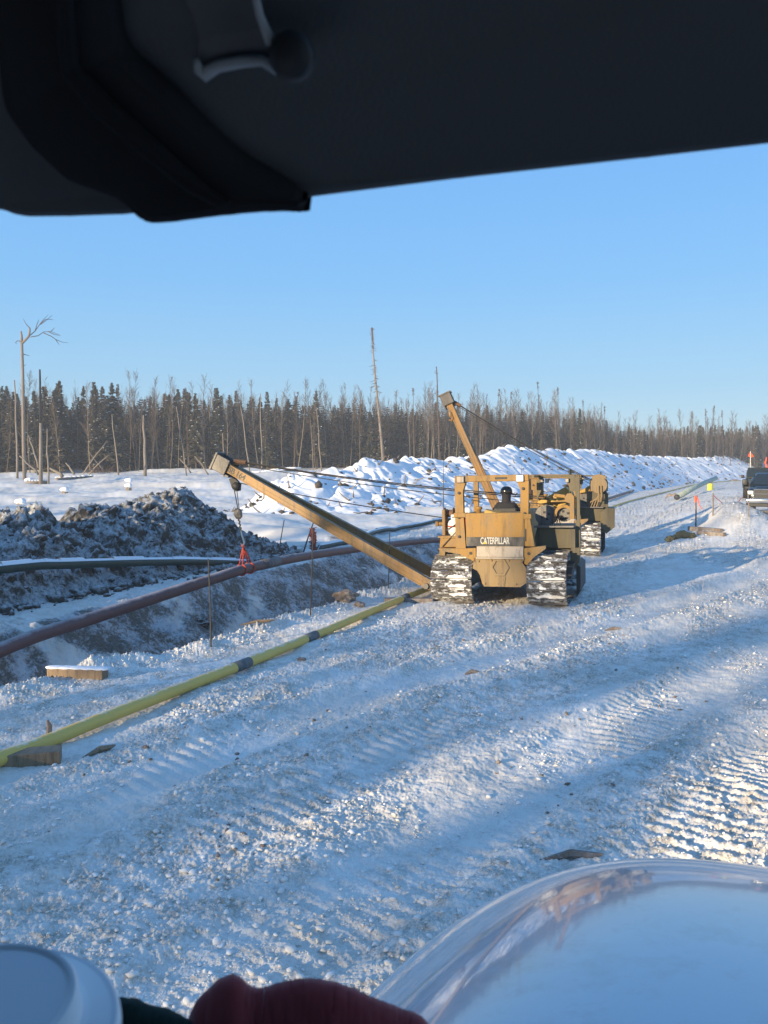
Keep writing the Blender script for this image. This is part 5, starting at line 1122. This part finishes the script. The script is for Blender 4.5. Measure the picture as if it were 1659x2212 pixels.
M['lining'] = mat('dark_headliner', (.05, .05, .053), .95, spec=.05)
def slab(name, poly, d, thick, m_, parent, depth_fn=None, bev=.004):
    """a panel with real thickness; poly in photo units at distance d in front of the eye, turned into the truck's frame"""
    bm = bmesh.new(); vs = [bm.verts.new(itr @ P(X, Y + (6 if Y > 200 else 0), depth_fn(X, Y) if depth_fn else d)) for X, Y in poly]; f = bm.faces.new(vs); bm.normal_update()
    nrm = f.normal.copy(); 
    view = (itr @ P(800, 300, d)) - (itr @ Vector((0, 0, CAMZ)))
    if nrm.dot(view) < 0: nrm = -nrm
    r_ = bmesh.ops.extrude_face_region(bm, geom=[f]); bmesh.ops.translate(bm, verts=[g for g in r_['geom'] if isinstance(g, bmesh.types.BMVert)], vec=nrm * thick); bmesh.ops.recalc_face_normals(bm, faces=bm.faces[:])
    if bev: bmesh.ops.bevel(bm, geom=bm.edges[:], offset=bev, segments=3, affect='EDGES', profile=.5)
    me = bpy.data.meshes.new(name); bm.to_mesh(me); bm.free(); me.materials.append(m_); o = bpy.data.objects.new(name, me); COL.objects.link(o); o.parent = parent; return o
# sun visor hanging from the header, strap round its left part
dv = lambda X, Y: .34 + .10 * (Y / 480.0) * .6
sv = slab('sun_visor', [(-260, -160), (-250, 380), (-60, 452), (0, 452), (28, 464), (60, 469), (150, 468), (265, 464), (640, 432), (665, 427), (1000, 385), (1400, 341), (1900, 283), (1980, -160)], .40, .016, vis, tr, dv)
dv2 = lambda X, Y: dv(X, Y) - .014
sb = slab('visor_pocket', [(-40, -80), (0, 235), (60, 320), (140, 395), (262, 438), (280, 462), (305, 482), (332, 488), (380, 483), (500, 468), (590, 461), (640, 462), (650, 462), (662, 436), (610, 400), (520, 345), (440, 270), (360, 190), (285, 128), (262, 110), (235, -80)], .38, .030, M['lining'], sv, dv2, .006)
st = slab('pocket_strap', [(150, -80), (165, 150), (250, 230), (360, 330), (450, 410), (500, 440), (470, 446), (400, 410), (300, 330), (200, 245), (130, 165), (100, -80)], .37, .006, mat('strap_webbing', (.018, .018, .021), .9), sv, lambda X, Y: dv(X, Y) - .022, .002)
M['clip'] = mat('clip_highlight_grey', (.55, .58, .6), .3)  # pale grey stands in for the highlight along the clip edges
cl = slab('visor_clip', [(352, -60), (395, 10), (425, 80), (420, 140), (432, 168), (448, 168), (470, 148), (560, 138), (600, 156), (625, 156), (655, 130), (658, 105), (640, 90), (610, 84), (590, 88), (572, 60), (545, -60)], .36, .006, mat('dark_clip', (.12, .125, .13), .4), sv, lambda X, Y: dv(X, Y) - .022, .002)
mb = MB(); e = lambda X, Y: itr @ P(X, Y, dv(X, Y) - .026); mb.tube([e(424, 128), e(430, 152), e(440, 162), e(470, 143), e(520, 134), e(565, 131), (e(600, 150))], [.0012, .0022, .0028, .0024, .0022, .0020, .0024], 8); mb.tube([e(545, -40), e(560, 30), e(585, 92)], [.0012, .0015, .0022], 8); mb.build('clip_edge_highlight', M['clip'], cl, True)
k_ = MB(); k_.lathe([(.009, 0), (.009, .006), (.006, .009)], n=20, M=(itr.to_3x3() @ (-ray(630, 120)).normalized().to_track_quat('Z', 'Y').to_matrix()).to_4x4()); o = k_.build('clip_pivot', mat('clip_pivot_grey', (.05, .05, .055), .5), cl, True); o.location = e(632, 122)
# cab shell: roof lining, header, pillars, doors with window openings, rear wall, dash
cb = MB(); cb.box((.1, -.475, 3.42), (2.8, 1.55, .06)); cb.build('roof_lining', M['lining'], tr)  # unseen roof added to darken the cab, cut short to light the lid
cb = MB(); cb.box((.1, -1.25, 2.55), (2.8, .06, 1.75)); cb.build('rear_wall', M['lining'], tr)  # unseen, added so the sun from behind misses the visor
for sx, nm in ((-1.3, 'door'), (1.5, 'door')):
    cb = MB(); cb.box((sx, -.25, 2.2), (.06, 2.0, 1.0)); cb.box((sx, -.85, 3.05), (.06, .8, .72)); cb.build(nm, M['lining'], tr)  # upper rear panel widened to shut out the low sun
for sx in (-1.28, 1.48):
    cb = MB(); cb.tube([(sx, .60, 2.3), (sx, .32, 3.40)], .05, 8); cb.build('windscreen_pillar', M['lining'], tr)
cb = MB(); cb.prism([(.02, 1.9), (.02, 2.60), (.10, 2.625), (.26, 2.62), (.32, 2.57), (.42, 2.40), (.86, 2.0), (.86, 1.8)], -1.27, 1.47, 'x'); cb.build('dashboard', M['black'], tr)
# cup with a pale lid on the dash
lc = P(-46, 2232, .30); axis = Vector((.03, -.10, 1)).normalized(); Q = axis.to_track_quat('Z', 'Y').to_matrix().to_4x4(); Q.translation = lc
lid = MB(); prof = [(.0535, -.012), (.0565, -.010), (.0575, -.006), (.0570, -.002), (.0555, -.0005), (.0530, -.0005), (.0440, .002), (.0415, .003), (.0405, .006), (.0398, .0125), (.0385, .0140), (.0370, .0138), (.0350, .0128), (.002, .0126)]
Lp = [( r, z) for r, z in prof]; Lp = [(r * .88, z * .88) for r, z in Lp]; lid.lathe(Lp, n=160); t = empty('drink_cup', lc, 0, 'drink cup with pale plastic lid standing on the dashboard at the lower left', 'cup')
t.rotation_euler = Q.to_euler(); o = lid.build('lid', mat('pale_plastic_lid', (.78, .83, .88), .3), t, False)
cu = MB(); cu.lathe([(.032, -.172), (.034, -.174), (.047, -.010), (.046, -.008)], n=48); cu.build('cup', mat('dark_paper_cup', (.03, .05, .045), .6), t, True)
# red fleece and dark green cloth on the dash
def cloth(name, c, rx, ry, rz_, seed, m_, label, cat, dist=.35):
    bm = bmesh.new(); bmesh.ops.create_icosphere(bm, subdivisions=5, radius=1); co = np.array([v.co[:] for v in bm.verts]); k = 1 + dist * pn(co[:, 0] * 1.4 + seed, co[:, 1] * 1.4 + co[:, 2] * 1.3) + .12 * fbm(co[:, 0] * 3.5 + seed, co[:, 1] * 3.5 - co[:, 2] * 3, 3) + .012 * pn(co[:, 0] * 60, co[:, 1] * 60 + co[:, 2] * 55)
    for v, q in zip(bm.verts, k): v.co = Vector((v.co.x * q * rx, v.co.y * q * ry, v.co.z * q * rz_))
    me = bpy.data.meshes.new(name); bm.to_mesh(me); bm.free(); me.materials.append(m_); me.polygons.foreach_set('use_smooth', [True] * len(me.polygons)); o = bpy.data.objects.new(name, me); COL.objects.link(o); o.location = c; tag(o, label, cat); return o
fl = mat('dark_red_fleece', (.30, .05, .052), .95, spec=.05); fl.node_tree.nodes['Principled BSDF'].inputs['Sheen Weight'].default_value = .4
def ridge(name, outline, d0, d1, m_, label, cat, fold=()):
    """draped garment: a folded surface whose crest follows the outline, falling towards and away from the eye"""
    nX, nV = 140, 60; V = []
    xs = np.linspace(outline[0][0], outline[-1][0], nX); ys = np.interp(xs, [p[0] for p in outline], [p[1] for p in outline])
    for i in range(nX):
        for j in range(nV):
            t_ = j / (nV - 1); ph = (t_ - .5) * 2; d = (d0 + d1) / 2 + ph * (d1 - d0) / 2; crest = P(xs[i], ys[i], (d0 + d1) / 2)
            p = P(xs[i], ys[i], d); z = crest.z - .12 * abs(ph) ** 1.25 + .012 * float(0)
            V.append((p.x, p.y, z))
    V = np.array(V); V[:, 2] += .006 * fbm(V[:, 0] * 12, V[:, 1] * 16, 3, 71) + .003 * np.abs(pn(V[:, 0] * 30 + V[:, 1] * 14, V[:, 1] * 9, 72)) - .002; V[:, 2] += .0016 * pn(V[:, 0] * 300, V[:, 1] * 300, 73)
    o = np_mesh(name, V, grid_faces(nX, nV), m_); sol = o.modifiers.new('s', 'SOLIDIFY'); sol.thickness = .006; tag(o, label, cat)
    if 'fleece' in name:
        rs = np.random.RandomState(6); ii = rs.randint(0, len(V), 26000); c_ = V[ii] + rs.randn(26000, 3) * .0012; dd_ = rs.randn(26000, 3); dd_[:, 2] = np.abs(dd_[:, 2]) + .4; dd_ /= np.linalg.norm(dd_, axis=1)[:, None]
        sd_ = np.cross(dd_, rs.randn(26000, 3)); sd_ /= np.linalg.norm(sd_, axis=1)[:, None]; VV = np.stack([c_ + sd_ * .00035, c_ - sd_ * .00035, c_ + dd_ * (.0022 + .0022 * rs.rand(26000, 1))], 1).reshape(-1, 3)
        np_mesh('pile', VV, np.arange(78000).reshape(-1, 3), m_, o, smooth=False)
    return o
ridge('fleece_jacket', [(395, 2290), (440, 2180), (478, 2143), (500, 2126), (530, 2146), (550, 2152), (600, 2141), (660, 2136), (720, 2142), (770, 2158), (830, 2180), (900, 2210), (960, 2290)], .40, .56, fl, 'dark red fleece garment bunched up on the dashboard', 'garment')
ridge('green_cloth', [(215, 2260), (255, 2180), (290, 2184), (345, 2206), (400, 2232), (440, 2290)], .42, .52, mat('dark_green_cloth', (.012, .028, .022), .9), 'dark green cloth beside the cup', 'cloth')
print('e done')

# ================================================================ COLD AIR
hz = MB().box((10, 150, 8.5), (320, 340, 31)).build('haze', M['snow'])
hm_ = bpy.data.materials.new('thin_cold_haze'); hm_.use_nodes = True; hn = hm_.node_tree.nodes; hn.remove(hn['Principled BSDF'])
pv = hn.new('ShaderNodeVolumePrincipled'); pv.inputs['Color'].default_value = (.86, .92, 1, 1); pv.inputs['Density'].default_value = .0010; pv.inputs['Anisotropy'].default_value = .0
hm_.node_tree.links.new(pv.outputs[0], hn['Material Output'].inputs['Volume']); hz.data.materials.clear(); hz.data.materials.append(hm_); tag(hz, kind='stuff')
scene.cycles.volume_bounces = 0
